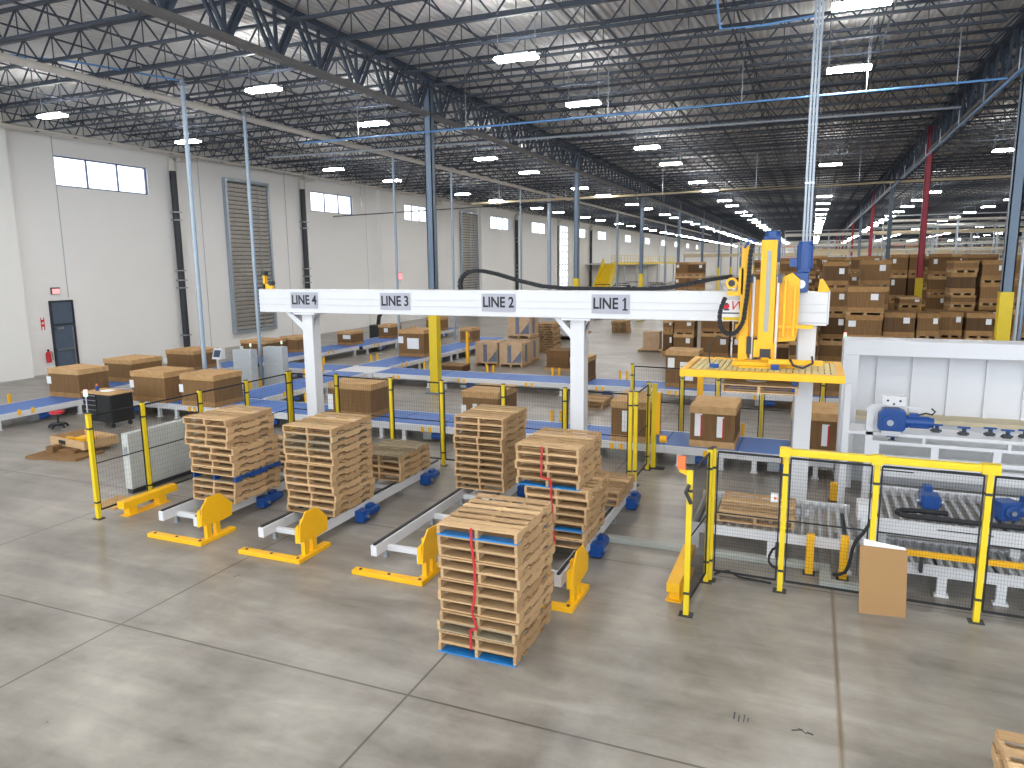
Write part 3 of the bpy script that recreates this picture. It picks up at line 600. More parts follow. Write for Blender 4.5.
fence('safety_fence', [(-4.2, 18.5), (-2.89, 18.4), (-2.0, 18.35), (-.95, 18.3), (.4, 18.3), (1.8, 18.3)], 'yellow post mesh fence behind the blue conveyor with cartons', wire_x=.06)
t = thing('top_rail', 'yellow horizontal rail along the top of the right front fence', 'rail', (0, 10.3, 0))
part('rail', MB().box(-.22, 2.28, -.05, .05, 2.0, 2.09), 'fence_yellow', t, bev=.01); 
for a_, b_ in ((-.27, -.13), (.86, 1.0), (2.1, 2.3)): part('rail_collar', MB().box(a_, b_, -.06, .06, 1.98, 2.105), 'fence_yellow', t)
def stacklight(x, y, z0, h, label, mats_=('red_glow', 'green_glow')):
    t = thing('stack_light', label, 'signal light', (x, y, z0))
    part('stem', MB().tube((0, 0, 0), (0, 0, h), .012), 'steel', t)
    part('red_lens', MB().tube((0, 0, h+.06), (0, 0, h+.12), .035, 12), mats_[0], t); part('green_lens', MB().tube((0, 0, h), (0, 0, h+.06), .035, 12), mats_[1], t)
stacklight(-12.06, 9.0, 2.02, .3, 'signal light on the nearest post of the left fence')
stacklight(.8, 18.4, 0, 2.85, 'slim signal light pole with green lamp left of the white hood')
# sensor boxes on gate post
t = thing('gate_switch', 'orange and white beacon on a yellow arm at the gate post', 'beacon', (-1.3, 9.14, 1.86))
part('arm', MB().prism([(0, -.02), (0, .12), (-.14, .14), (-.14, .1), (-.04, .06), (-.04, -.02)], 'y', -.02, .02), 'yellow', t); part('beacon', MB().box(-.16, -.06, -.04, .04, .14, .3), 'orange', t); part('lock', MB().path([(0, -.05, -.05), (-.04, -.06, -.15), (.03, -.05, -.3)], .025), 'dark', t)
# mute / guard posts
t = thing('light_curtain_post', 'yellow light curtain column on a foot beside the fence end', 'guard post', (-3.1, 15.93, 0))
part('column', MB().box(-.05, .05, -.05, .05, .02, 1.95), 'fence_yellow', t); part('sensor_bar', MB().box(.05, .13, -.04, .04, .8, 1.75), 'yellow', t); part('foot', MB().box(-.15, .25, -.09, .09, 0, .03), 'dark', t)
part('side_lamp', MB().tube((.16, -.1, .72), (.3, -.1, .72), .08), 'yellow', t)
t = thing('sensor_post', 'slim yellow post with side hooks behind the conveyor between two cartons', 'guard post', (-2.42, 18.25, 0))
part('post', MB().box(-.03, .03, -.03, .03, 0, 1.2).box(-.07, .07, -.04, .04, .9, 1.85).box(-.05, .05, -.03, .03, 1.85, 2.05), 'yellow', t); part('hooks', MB().path([(-.2, 0, .75), (-.18, 0, .62), (0, 0, .6), (.18, 0, .62), (.2, 0, .75)], .015), 'yellow', t); part('lamp_cap', MB().box(-.04, .04, -.03, .03, 2.05, 2.15), 'orange', t)
def bollard(x, y, w_, h, label, m_='yellow'):
    t = thing('short_bollard', label, 'bollard', (x, y, 0), group='short yellow bollards'); part('post', MB().box(-w_/2, w_/2, -w_/2, w_/2, .01, h), m_, t, bev=.01)
    part('base', MB().box(-w_/2-.03, w_/2+.03, -w_/2-.03, w_/2+.03, 0, .01), 'dark', t)
bollard(.2, 11.12, .11, .62, 'yellow bollard before the roller conveyor, left of the pair'); bollard(.66, 11.1, .11, .66, 'yellow bollard before the roller conveyor, right of the pair')
bollard(.63, 14.9, .13, .36, 'yellow block post behind the roller conveyor near the gantry leg'); bollard(-1.7, 14.8, .1, .32, 'yellow block post behind the dark gate fence')
bollard(-17.85, 23.5, .12, .9, 'yellow post on the floor left of the first column'); bollard(-14.08, 29.05, .12, 1.65, 'tall yellow post between the conveyor and the wrapped pallets')
# low guard rails
for x, y0, y1, lb in ((-11.72, 9.2, 10.45, 'low yellow guard beam on the floor by the left fence'), (-1.52, 9.4, 10.9, 'low yellow guard beam on the floor by the dark gate')):
    t = thing('guard_beam', lb, 'guard', (x, y0, 0)); part('beam', MB().box(-.09, .09, 0, y1-y0, .16, .3), 'yellow', t, bev=.01); part('foot', MB().box(-.07, .07, .12, .3, 0, .16).box(-.07, .07, y1-y0-.45, y1-y0-.27, 0, .16).box(-.11, .11, .05, y1-y0-.2, 0, .015), 'yellow', t)
# floor trunking
t = thing('floor_trunking', 'long pale floor trunking running from LINE 1 to the roller conveyor', 'cable duct'); part('cover', MB().box(-2.95, .34, 11.25, 11.4, 0, .09).box(.34, .5, 10.68, 11.4, 0, .09).box(.5, 1.05, 10.68, 10.82, 0, .09), 'pale_green', t, bev=.01)
# ------------------------------------------------------------ roller conveyors
def rollers(t, x0, x1, y0, y1, z, pitch=.13, r=.035):
    n_ = int((x1-x0)/pitch); 
    for k in range(n_):
        x = x0+(k+.5)*(x1-x0)/n_; part('roller', MB().tube((x, y0, z-r), (x, y1, z-r), r, 10), 'roller', t)
def rollerconv(x0, x1, y0, y1, z, label, legs, pitch=.13):
    t = thing('roller_conveyor', label, 'conveyor', (0, 0, 0))
    rollers(t, x0, x1, y0+.05, y1-.05, z, pitch)
    for y in (y0, y1-.05): part('side_frame', MB().box(x0, x1, y, y+.05, z-.14, z+.01), 'white', t)
    for x in legs:
        for y in (y0, y1-.05): part('leg', MB().box(x-.06, x+.06, y, y+.05, .03, z-.14).box(x-.09, x+.09, y-.03, y+.08, 0, .03), 'white', t)
        part('cross_tie', MB().box(x-.03, x+.03, y0+.05, y1-.05, z-.2, z-.14), 'dark', t)
rollerconv(-1.62, .82, 11.3, 13.1, .5, 'roller conveyor with one pallet behind the right fence', (-1.5, -.35, .7))
pallet(-.62, 12.15, .5, 'single wooden pallet lying on the roller conveyor', 'pallet on the roller conveyor').scale = (1.15, 1.0, 1)
rollerconv(1.12, 5.2, 10.95, 11.98, .42, 'lower roller conveyor at the front of the white machine', (1.3, 1.9, 2.6, 3.5, 4.6), .12)
rollerconv(1.12, 5.2, 11.74, 13.6, .76, 'upper roller conveyor in the middle of the white machine', (1.2, 2.9, 4.6), .14)
t = thing('guard_bar', 'yellow bar in front of the lower roller conveyor', 'rail', (0, 10.86, 0)); part('bar', MB().box(1.2, 5, -.025, .025, .585, .66), 'yellow', t); part('bracket', MB().box(1.6, 1.64, -.02, .09, .35, .585).box(3.2, 3.24, -.02, .09, .35, .585), 'dark', t)
t = thing('white_crossbeam', 'thick white beam between the two roller beds of the machine', 'beam', (0, 11.68, 0)); part('beam', MB().box(.9, 5.2, -.035, .035, .57, .8), 'white', t); part('stripe', MB().box(1.9, 2.6, -.04, -.035, .72, .735), 'black', t)
t = thing('control_box', 'white end cabinet at the left end of the roller machine', 'cabinet', (.98, 12.0, 0)); part('cabinet', MB().box(-.1, .1, -.75, .2, 0, .72), 'white_dim', t, bev=.01); part('top_box', MB().box(-.14, .08, -.3, .1, .72, .95), 'white', t, bev=.01)
t = thing('black_hose', 'thick black hose looping by the white end cabinet', 'hose'); part('hose', MB().path([(.98, 11.1, .95), (.94, 11.05, .86), (.88, 11.03, .75), (.8, 11.02, .64), (.76, 11.0, .52), (.745, 11.0, .38), (.72, 11.0, .24), (.68, 10.98, .15), (.6, 10.96, .115), (.52, 10.95, .11)], .025), 'rubber', t)
t = thing('black_hose', 'short black cable loop hanging beside the middle fence post', 'hose'); part('hose', MB().path([(-.24, 10.6, .56), (-.31, 10.6, .5), (-.35, 10.6, .4), (-.35, 10.6, .31), (-.3, 10.6, .25), (-.24, 10.6, .22), (-.2, 10.6, .26)], .018), 'rubber', t)
t = thing('black_hose', 'thin black cable lying along the foot of the right fence', 'hose'); part('hose', MB().path([(-1.1, 10.55, .02), (-1.0, 10.52, .09), (-.9, 10.5, .12), (-.82, 10.52, .08), (-.75, 10.55, .03), (-.3, 10.5, .03)], .016), 'rubber', t)
t = thing('junction_box', 'small white socket box on the middle fence post', 'box', (-.3, 10.4, 1.35)); part('box', MB().box(-.06, .04, -.03, .03, -.06, .06), 'sheet', t); part('button', MB().tube((0, -.04, 0), (0, -.03, 0), .02), 'orange', t)
t = thing('energy_chain', 'black flat cable chain looping on the upper roller bed', 'cable chain')
part('links', MB().path([(2.1, 12.15, .83), (1.7, 12.14, .83), (1.5, 12.1, .83), (1.42, 12.04, .83), (1.4, 11.96, .83), (1.44, 11.88, .83), (1.55, 11.84, .83), (2.0, 11.83, .83), (3.6, 11.83, .83)], .04, 6), 'rubber', t)
gearmotor(1.9, 12.6, .9, 'blue gearmotor lying on the upper roller bed, left one', PI/2, 1.15); gearmotor(3.02, 12.5, .9, 'blue gearmotor lying on the upper roller bed, right one', .4, 1.3)
# ------------------------------------------------------------ white machine hood
t = thing('machine_hood', 'large white steel hood with ribbed recessed panel behind the roller beds', 'machine', (0, 16, 0))
part('top_band', MB().box(.68, 6.2, -.12, .6, 2.75, 3.05), 'panel_white', t, bev=.012)
part('left_jamb', MB().box(.68, .98, -.12, .6, 0, 2.75), 'panel_white', t, bev=.012)
part('recess_panel', MB().box(.98, 6.2, .5, .55, 1.5, 2.75), 'panel_white', t)
part('rear_panel', MB().box(.98, 6.2, .5, .6, 0, 1.44), 'panel_white', t)
rb = MB()
for k in range(9): rb.box(1.35+k*.64, 1.44+k*.64, .44, .5, 1.52, 2.75)
part('ribs', rb, 'panel_white', t)
part('bottom_ledge', MB().box(.98, 6.2, -.1, .5, 1.44, 1.52), 'beige', t)
part('lower_sheet', MB().box(.98, 6.2, -.06, -.02, .6, 1.44), 'white_dim', t)
hood = t; t = ob('shelf_frame', None, hood, (0, -1.5, 0)); t['label'] = 'white shelf frame in front of the hood panel'
part('front_post', MB().box(.68, .8, -.05, .07, 0, 2.38), 'white', t, bev=.006)
part('rear_post', MB().box(1.08, 1.2, -.05, .07, 0, 1.95), 'white', t); part('gusset', MB().prism([(1.2, 1.5), (1.2, 1.95), (1.32, 1.95), (1.45, 1.6), (1.45, 1.5)], 'y', .0, .04), 'white', t)
part('upper_shelf', MB().box(.8, 6, -.05, .6, 1.46, 1.52), 'white', t); 
sh = MB().box(1.2, 6, -.05, .05, 1.3, 1.36).box(1.2, 6, -.05, .05, 1.02, 1.1)
for k in range(6): sh.box(1.2+k*.95, 1.32+k*.95, -.05, .05, 1.1, 1.3)
part('window_beam', sh, 'white', t)
part('lower_beam', MB().box(1.2, 6, -.1, .0, .72, .96), 'white', t); part('black_strip', MB().box(1.3, 1.9, -.11, -.1, .82, .84).box(2.3, 3.2, -.11, -.1, .9, .92), 'black', t)
for k in range(3): part('shelf_strut', MB().box(2.0+k*1.3, 2.05+k*1.3, -.05, .0, 1.36, 1.46), 'white', t)
t = thing('gear_motor', 'big blue gearmotor on the white shelf under the hood', 'motor', (1.5, 14.45, 1.58))
part('mounting_block', MB().box(-.18, .14, -.12, .12, -.06, .0), 'white_dim', t)
part('gearbox', MB().prism([(-.24, .03), (-.2, 0), (.16, 0), (.2, .04), (.2, .36), (.1, .4), (-.16, .4), (-.24, .3)], 'y', -.14, .14), 'blue', t, bev=.015)
part('hub_ring', MB().tube((-.05, -.17, .16), (-.05, -.14, .16), .13, 20), 'blue', t, bev=.005); part('output_shaft', MB().tube((-.05, -.19, .16), (-.05, -.17, .16), .055, 16), 'steel', t, 'steel output shaft')
mo = part('motor_body', motor_parts(.36, .1), 'blue', t); mo.location = (.24, 0, .17)
part('coupling_flange', MB().tube((.19, 0, .17), (.25, 0, .17), .12, 16), 'blue', t); part('terminal_box', MB().box(.26, .4, -.06, .06, .26, .33), 'blue', t)
part('power_cable', MB().path([(.4, 0, .3), (.52, 0, .34), (.62, 0, .32), (.66, 0, .38), (.6, 0, .43)], .015), 'black', t)
t = thing('white_cover', 'small white cover box with three holes above the big blue gearmotor', 'cover', (1.5, 14.5, 2.02)); part('cover', MB().box(-.2, .2, -.08, .1, 0, .18), 'white', t, bev=.01); part('holes', MB().tube((-.1, -.085, .1), (-.1, -.08, .1), .02).tube((0, -.085, .04), (0, -.08, .04), .02).tube((.1, -.085, .1), (.1, -.08, .1), .02), 'black', t)
part('bracket_arms', MB().prism([(-.12, 0), (-.35, 0), (-.4, -.06), (-.12, -.03)], 'y', 0, .02).prism([(.12, 0), (.5, -.02), (.5, -.06), (.12, -.03)], 'y', 0, .02), 'white', t)
for i, (x, y, z) in enumerate(((1.55, 14.8, 1.25), (2.25, 14.8, 1.56), (2.66, 14.7, 1.56), (3.08, 14.8, 1.56), (3.32, 14.7, 1.56), (3.6, 14.8, 1.56))):
    t = thing('valve_block', 'small dark valve assembly with blue pipe on the white shelf, %s from the left' % nth(i), 'valve', (x, y, z), group='valve blocks on the shelf')
    zz = -.04 if i else 0
    part('valve_body', MB().box(-.06, .06, -.05, .05, zz, zz+.06).tube((-.09, 0, zz+.03), (.09, 0, zz+.03), .02).box(-.02, .02, -.02, .02, zz+.06, zz+.12), 'dark', t)
    part('blue_tee', MB().tube((-.1, -.02, zz+.14), (.1, -.02, zz+.14), .018).tube((.03, -.02, zz+.02), (.03, -.02, zz+.14), .014), 'blue', t)
# ------------------------------------------------------------ belt conveyors
def conveyor(x0, x1, y0, y1, ax, label, z=.45, brk=True, mot=True, low=False):
    t = thing('belt_conveyor', label, 'conveyor')
    fwd = .09
    if ax == 'x':
        part('belt', MB().box(x0, x1, y0+fwd, y1-fwd, z-.06, z), 'belt', t); part('belt_seam', MB().box(x1-.03, x1, y0+fwd, y1-fwd, z, z+.004), 'seam', t)
        for y in (y0, y1-fwd): part('side_frame', MB().box(x0, x1, y, y+fwd, z-.17, z-.005), 'white', t)
        legs = [(x, y) for x in ((x0+.35), (x1-.35)) for y in (y0+.05, y1-.05)]
    else:
        part('belt', MB().box(x0+fwd, x1-fwd, y0, y1, z-.06, z), 'belt', t); part('belt_seam', MB().box(x0+fwd, x1-fwd, y1-.03, y1, z, z+.004), 'seam', t)
        for x in (x0, x1-fwd): part('side_frame', MB().box(x, x+fwd, y0, y1, z-.17, z-.005), 'white', t)
        legs = [(x, y) for y in ((y0+.35), (y1-.35)) for x in (x0+.05, x1-.05)]
    part('underside', MB().box(x0+.2, x1-.2, y0+.2, y1-.2, z-.22, z-.08), 'dark', t)
    for x, y in legs: part('leg', MB().box(x-.05, x+.05, y-.04, y+.04, .02, z-.17).box(x-.08, x+.08, y-.07, y+.07, 0, .02), 'white', t)
    if mot:
        if ax == 'x':
            m_ = motor_parts(.3, .08); mo = part('drive_motor', m_, 'blue', t, 'blue drive motor under the frame'); mo.location = ((x0+x1)/2-.1, y0+.06, .17)
            part('motor_mount', MB().box((x0+x1)/2-.35, (x0+x1)/2-.1, y0, y0+.15, .08, .27), 'steel', t)
        else:
            m_ = motor_parts(.3, .08); mo = part('drive_motor', m_, 'blue', t, 'blue drive motor under the frame'); mo.location = (x1-.06, (y0+y1)/2-.1, .17); mo.rotation_euler.z = PI/2
            part('motor_mount', MB().box(x1-.15, x1, (y0+y1)/2-.35, (y0+y1)/2-.1, .08, .27), 'steel', t)
    if brk:
        if ax == 'x':
            for dx in (.0, .22): part('near_reflector', MB().box(x0+.9+dx, x0+.98+dx, y0-.03, y0, z-.18, z-.04), 'yellow', t)
            for dx in (.0, .26): part('far_sensor', MB().box(x0+1.3+dx, x0+1.38+dx, y1+.1, y1+.16, 0, z+.28), 'yellow', t)
        else:
            for dy in (.0, .4): part('near_reflector', MB().box(x1, x1+.03, y0+.9+dy, y0+.98+dy, z-.1, z+.06), 'yellow', t)
            for dy in (.0, .5): part('far_sensor', MB().box(x0-.16, x0-.1, y0+1.3+dy, y0+1.38+dy, 0, z+.28), 'yellow', t)
    return t
GA = 'sections of the front blue conveyor'
xs = [-23.6, -21.0, -18.3, -15.7, -12.9, -10.2, -7.6, -5.1, -2.95, -1.3, .66]
for i in range(len(xs)-1):
    conveyor(xs[i]+.005, xs[i+1]-.005, 16.3 if i > 0 else 16.3, 17.9, 'x', 'blue belt conveyor, section %s from the left in the front crosswise line' % nth(i), mot=i in (1, 3, 5, 8, 9), brk=i not in (0,))
xs = [-15.7, -12.9, -10.2, -7.6, -5.1, -2.4, .2, 3.0]
for i in range(len(xs)-1):
    conveyor(xs[i]+.005, xs[i+1]-.005, 23.85, 25.45, 'x', 'blue belt conveyor, section %s from the left in the rear crosswise line' % nth(i), mot=i in (1, 3, 5))
ys = [9.6, 12.9, 16.2]
for i in range(2): conveyor(-23.1, -21.45, ys[i]+.005, ys[i+1]-.06, 'y', 'blue belt conveyor at the far left edge, %s section from the camera' % nth(i))
ys = [18.0, 21.4, 24.8, 28.2, 31.8, 35.4, 39, 43]
for i in range(7): conveyor(-24.2+.2*min(i, 4), -22.6+.3*min(i, 4), ys[i]+.005, ys[i+1]-.005, 'y', 'blue belt conveyor along the left wall, %s section from the front line' % nth(i), mot=i % 2 == 0)
ys = [18.0, 20.9, 23.8]
for i in range(2): conveyor(-17.6, -15.95, ys[i]+.005, ys[i+1]-.005, 'y', 'blue belt conveyor linking front and rear lines, %s section' % nth(i))
t = thing('transfer_table', 'white roller transfer table where the blue conveyors cross', 'conveyor', (0, 0, 0)); part('table', MB().box(-17.6, -15.75, 23.85, 25.45, .2, .44), 'white', t, bev=.01); part('leg', MB().box(-17.5, -17.4, 23.9, 24, 0, .2).box(-15.9, -15.8, 23.9, 24, 0, .2).box(-17.5, -17.4, 25.3, 25.4, 0, .2).box(-15.9, -15.8, 25.3, 25.4, 0, .2), 'white', t)
conveyor(-20.9, -17.65, 23.85, 25.45, 'x', 'blue belt conveyor between the wall line and the transfer table', mot=True)
ys = [25.5, 28.4, 31.5, 34.7, 38]
for i in range(4): conveyor(-17.6, -15.95, ys[i]+.005, ys[i+1]-.005, 'y', 'blue belt conveyor going back behind the gantry, %s section' % nth(i))
for i in range(4): conveyor(-17.8, -16.1, 56+i*4+.005, 60+i*4-.005, 'y', 'distant blue belt conveyor beside the first column, %s section' % nth(i), brk=False)
# ------------------------------------------------------------ cartons
def carton(x0, x1, y0, y1, z0, z1, label, group=None, labels=(), rz=0, skid=True, tone='card_body', side=(), lid='card_lid', red=False):
    w_ = x1-x0; d_ = y1-y0; t = thing('lidded_carton', label, 'carton', ((x0+x1)/2, (y0+y1)/2, z0), rz, group)
    h = z1-z0; s0 = .1 if skid else 0; hw = w_/2; hd = d_/2; lh = min(.17, h*.2)
    if skid:
        sk = MB()
        for xx in (-hw+.02, -.05, hw-.12): sk.box(xx, xx+.1, -hd+.02, hd-.02, 0, s0-.02)
        for k in range(5):
            yy = -hd+(d_-.1)*k/4; sk.box(-hw, hw, yy, yy+.1, s0-.02, s0)
        part('skid', sk, 'wood', t)
    part('sleeve', MB().box(-hw+.02, hw-.02, -hd+.02, hd-.02, s0, z1-z0-.01), tone, t)
    part('base_tray', MB().box(-hw+.008, hw-.008, -hd+.008, hd-.008, s0, s0+lh*.9), 'card_mid' if not red else 'card_lid', t)
    part('lid', MB().box(-hw, hw, -hd, hd, h-lh, h), lid, t, bev=.006)
    for (u, v, a, b_) in labels: part('paper_label', MB().box(-hw+u*w_, -hw+(u+a)*w_, -hd+.0, -hd+.006, v*h, (v+b_)*h), 'sheet', t)
    for (u, v, a, b_) in labels:
        if red: part('label_stripe', MB().box(-hw+(u+a*.8)*w_, -hw+(u+a)*w_, -hd-.003, -hd, v*h, (v+b_*.95)*h), 'sign_red', t)
    return t
Z = .45
C1 = [(-23.12, -21.67, 15.97, 17.1, .93, 'large brown lidded carton at the far left behind the tool cabinet', [(-.03, .45, .14, .26)]),
      (-19.75, -18.3, 16.3, 17.5, .95, 'large brown lidded carton, second from the left on the front conveyor', [(-.03, .45, .12, .25)]),
      (-17.62, -16.28, 16.25, 17.45, .97, 'large brown lidded carton behind the nearest conduit pole', [(-.03, .42, .12, .25)]),
      (-12.35, -10.95, 16.5, 17.6, .95, 'large brown lidded carton seen right of the left gantry leg', [(-.02, .2, .12, .45)]),
      (-8.25, -7.2, 16.6, 17.9, .93, 'brown lidded carton on the front conveyor below the LINE 2 sign', [(-.02, .1, .14, .5), (.3, .1, .12, .55)])]
for x0, x1, y0, y1, h, lb, ll in C1: carton(x0, x1, y0, y1, Z, Z+h, lb, 'cartons on the front conveyor', ll, skid=False)
C2 = [(-4.22, -3.28, 16.35, 17.85, .97, 'brown carton with white label behind the short fence return', [(.3, .25, .16, .52)]),
      (-2.4, -1.38, 16.45, 17.85, .95, 'tan capped carton with two tall white labels on the front conveyor', [(.12, .27, .16, .55), (.6, .27, .15, .5)]),
      (-.25, .78, 16.5, 17.9, .95, 'brown carton half hidden by the right gantry leg', [(.62, .25, .14, .5)])]
for x0, x1, y0, y1, h, lb, ll in C2: carton(x0, x1, y0, y1, Z, Z+h, lb, 'cartons on the front conveyor', ll, skid=False, red=True)
for (x0, x1, y0, y1, z0, z1, lb, ll) in (
    (-24.2, -22.8, 18.9, 20.3, Z, 1.28, 'brown lidded carton on the wall conveyor behind the leftmost carton', []),
    (-24.5, -23.0, 22.0, 23.4, Z, 1.25, 'brown lidded carton left of the white operator terminal', [(-.1, .3, .14, .3)]),
    (-25.0, -23.5, 26.8, 28.3, Z, 1.15, 'brown lidded carton behind the grey operator cabinets', [(-.03, .3, .14, .3)]),
    (-24.0, -22.95, 28.4, 29.6, Z, 1.2, 'brown carton seen left of the left gantry leg', [(0, .4, .1, .3)]),
    (-23.15, -22.2, 31.9, 33.0, Z, 1.17, 'small brown carton on the wall conveyor with white label', [(.4, .45, .5, .3)]),
    (-22.95, -22.1, 35.6, 36.8, Z, 1.23, 'brown carton on the wall conveyor under the LINE 3 sign', [(.45, .45, .3, .3)]),
    (-22.6, -21.6, 40.6, 41.8, Z, 1.3, 'brown carton farthest along the wall conveyor', [(.4, .45, .3, .3)]),
    (-17.45, -16.1, 28.7, 30.1, Z, 1.68, 'large brown carton in front of the first column guard', [(.0, .5, .2, .25), (.35, .3, .45, .4)]),
    (-17.42, -16.65, 35.0, 36.0, Z, 1.22, 'small brown carton right of the first column guard', [(.5, .4, .25, .3)]),
    (-7.75, -7.1, 24.2, 25.4, Z, 1.33, 'brown carton partly behind the middle gantry leg', [(.8, .35, .2, .3)]),
    (-4.4, -3.3, 24.3, 25.35, Z, 1.7, 'brown carton on the rear conveyor left of the gripper', [(.08, .5, .2, .3), (.45, .2, .4, .5)]),
    (.2, 1.2, 24.2, 25.3, Z, 1.35, 'brown carton on the rear conveyor left of the white hood', [(.1, .6, .3, .25)])):
    carton(x0, x1, y0, y1, z0, z1, lb, 'cartons on the blue conveyors', ll, skid=False)
# stored carton stacks behind the machine
STK = [(-6.7, -6.2, 36, 37.2, [0, 1.25], [1.2, .5]), (-6.15, -5.15, 36, 37.2, [0, 1.12], [1.1, .78]), (-4.85, -3.5, 36, 37.3, [0, 1.2], [1.2, .72]), (-3.35, -1.95, 36, 37.3, [0, 1.2], [1.15, .7]),
       (-1.85, -.75, 34.5, 35.7, [0, .95], [.95, .85]),
       (-.65, .37, 29.6, 30.9, [0, .8, 1.6], [.78, .78, 1.0]), (.41, 1.3, 30, 31.2, [0, .75, 1.6, 2.65, 3.62], [.75, .83, 1.0, .9, .96]),
       (1.16, 2.3, 27, 28.3, [0, .95, 1.87, 2.8], [.93, .9, .9, .94]), (2.34, 3.3, 27.3, 28.6, [0, 1.0, 1.98], [.98, .96, .9]), (3.34, 4.02, 27.5, 28.7, [0, 1.02, 2.02], [1.0, .98, .84]),
       (4.08, 4.8, 28.2, 29.3, [0, 1, 2.0], [.98, .98, .86]), (4.84, 5.64, 28, 29.2, [0, 1, 2.02], [.98, 1, .84]), (6.15, 7.3, 28, 29.2, [0, 1, 2.0], [.98, .98, 1.0]), (7.4, 8.5, 28, 29.2, [0, 1, 2.0], [.98, .98, 1.0]),
       (1.75, 2.8, 31.2, 32.4, [0, .9, 1.8, 2.7, 3.6], [.88, .88, .88, .88, 1.02]), (4.66, 5.45, 30.2, 31.4, [0, .95, 1.9, 2.93, 3.35, 4.15], [.93, .93, 1, .4, .78, .42]),
       (5.57, 6.3, 30.2, 31.4, [0, 1, 2, 3.0, 3.8], [.98, .98, .98, .75, .78]), (6.6, 7.7, 30.6, 31.8, [0, 1, 2, 3.0, 3.85], [.98, .98, .98, .8, .9]), (7.8, 8.9, 30.6, 31.8, [0, 1, 2, 3.0, 3.85], [.98, .98, .98, .8, .9]),
       (3.1, 3.85, 31, 32.2, [0, .98, 1.93, 2.85], [.96, .93, .9, .38]), (3.85, 4.63, 43, 44.2, [0, .85, 1.7, 2.55, 3.85], [.83, .83, .83, 1.2, 1.05]), (4.66, 5.4, 43, 44.2, [0, .85, 1.7, 2.55, 3.85], [.83, .83, .83, 1.2, 1.05]),
       (5.57, 6.4, 42, 43.2, [0, .95, 1.9, 2.88, 3.8], [.93, .93, .95, .9, 1.1]), (-1.55, .2, 42, 43.3, [0, 1, 2, 3.08, 3.82], [.98, .98, 1.05, .7, .8]), (.4, 1.6, 43, 44.3, [0, 1, 2, 3, 3.9], [.98, .98, .98, .88, .9]),
       (2.0, 3.1, 44.4, 45.7, [0, 1, 2, 3, 3.9], [.98, .98, .98, .88, .9]), (6.9, 8.2, 41, 42.3, [0, 1, 2, 3, 3.9], [.98, .98, .98, .88, .95]), (8.6, 10, 40, 41.3, [0, 1, 2, 3, 3.9], [.98, .98, .98, .88, .9]), (9.2, 10.4, 30, 31.2, [0, 1, 2, 3, 3.9], [.98, .98, .98, .88, .9]),
       (-10.25, -9.21, 60, 61.3, [0, 1.2, 2.38, 3.5], [1.18, 1.15, 1.04, 1.1]), (-9.2, -8.0, 60, 61.3, [0, 1.2, 2.38, 3.5], [1.18, 1.15, 1.04, 1.1])]
# a back row filling behind
for k in range(9): STK.append((-3.5+k*1.55, -2.2+k*1.55, 50+(k % 3)*.6, 51.3+(k % 3)*.6, [0, 1, 2, 3, 3.95], [.98, .98, .98, .93, .75+(k*37 % 5)*.06]))
rr = random.Random(5)
for i, (x0, x1, y0, y1, zs, hs) in enumerate(STK):
    near = 'pile behind the white hood' if i < 29 else ('middle distance pair' if i < 31 else 'farthest carton row')
    for k, (z, h) in enumerate(zip(zs, hs)):
        if k < len(zs)-1: h = zs[k+1]-z
        lv = 'topmost' if k == len(zs)-1 else 'level %s from the floor' % nth(k)
        ll = [(rr.choice([.08, .62, .7]), rr.uniform(.5, .62), .2, .22)] if rr.random() < .75 else []
        j = 0 if h < .5 else rr.uniform(-.015, .015)
        carton(x0+j, x1+j, y0, y1, z, z+h, 'brown carton, %s in stack %s, %s' % (lv, nth(i) if i < 20 else nth(i-20)+' further', near), 'stored cartons', ll, rr.uniform(-.02, .02) if h > .5 else .05,
               tone=rr.choice(['card_body', 'card_body', 'card_dark']), lid=rr.choice(['card_lid', 'card_mid', 'card_mid']))
# wrapped pallet loads
def wrapped(x, y, z, lb, w_=1.15, h=1.08):
    t = thing('wrapped_load', lb, 'pallet load', (x, y, z), group='film wrapped pallet loads')
    sk = MB()
    for xx in (-w_/2, -.05, w_/2-.1): sk.box(xx, xx+.1, -.6, .6, 0, .1)
    for k in range(6): sk.box(-w_/2, w_/2, -.6+k*.22, -.5+k*.22, .1, .12)
    part('skid', sk, 'wood', t)
    part('cartons', MB().box(-w_/2+.03, w_/2-.03, -.57, .57, .12, h), 'card_lid', t)
    part('printed_bands', MB().box(-.16, .03, -.575, -.57, .18, h-.1).prism([(.06, .2), (w_/2-.05, .2), (w_/2-.05, .75)], 'y', -.575, -.57).box(w_/2-.03, w_/2-.025, -.2, .1, .2, h-.1), 'navy', t, 'dark blue printed bands')
    part('film', MB().box(-w_/2+.015, w_/2-.015, -.59, .59, .12, h+.02), 'film', t)
wrapped(-13.6, 30.6, 0, 'clear wrapped pallet load behind the LINE 2 sign, left one'); wrapped(-12.4, 30.6, 0, 'clear wrapped pallet load behind the LINE 2 sign, right one')
wrapped(-12.55, 32.1, 0, 'clear wrapped pallet load at the rear under the raised one', h=1.12); wrapped(-12.6, 32.1, 1.16, 'clear wrapped pallet load raised on top at the rear')
t = thing('carton_pile', 'pile of flat brown cartons on a skid left of the middle gantry leg', 'carton pile', (-10.05, 30.2, 0))
part('skid', MB().box(-.62, .6, -.6, -.5, 0, .1).box(-.62, .6, .5, .6, 0, .1).box(-.62, .6, -.05, .05, 0, .1).box(-.65, .62, -.6, .6, .1, .12), 'wood', t)
fl = MB()
for k in range(14): fl.box(-.5+random.uniform(-.01, .01), .5, -.55, .55, .12+k*.055, .165+k*.055)
part('flat_cartons', fl, 'card_body', t)
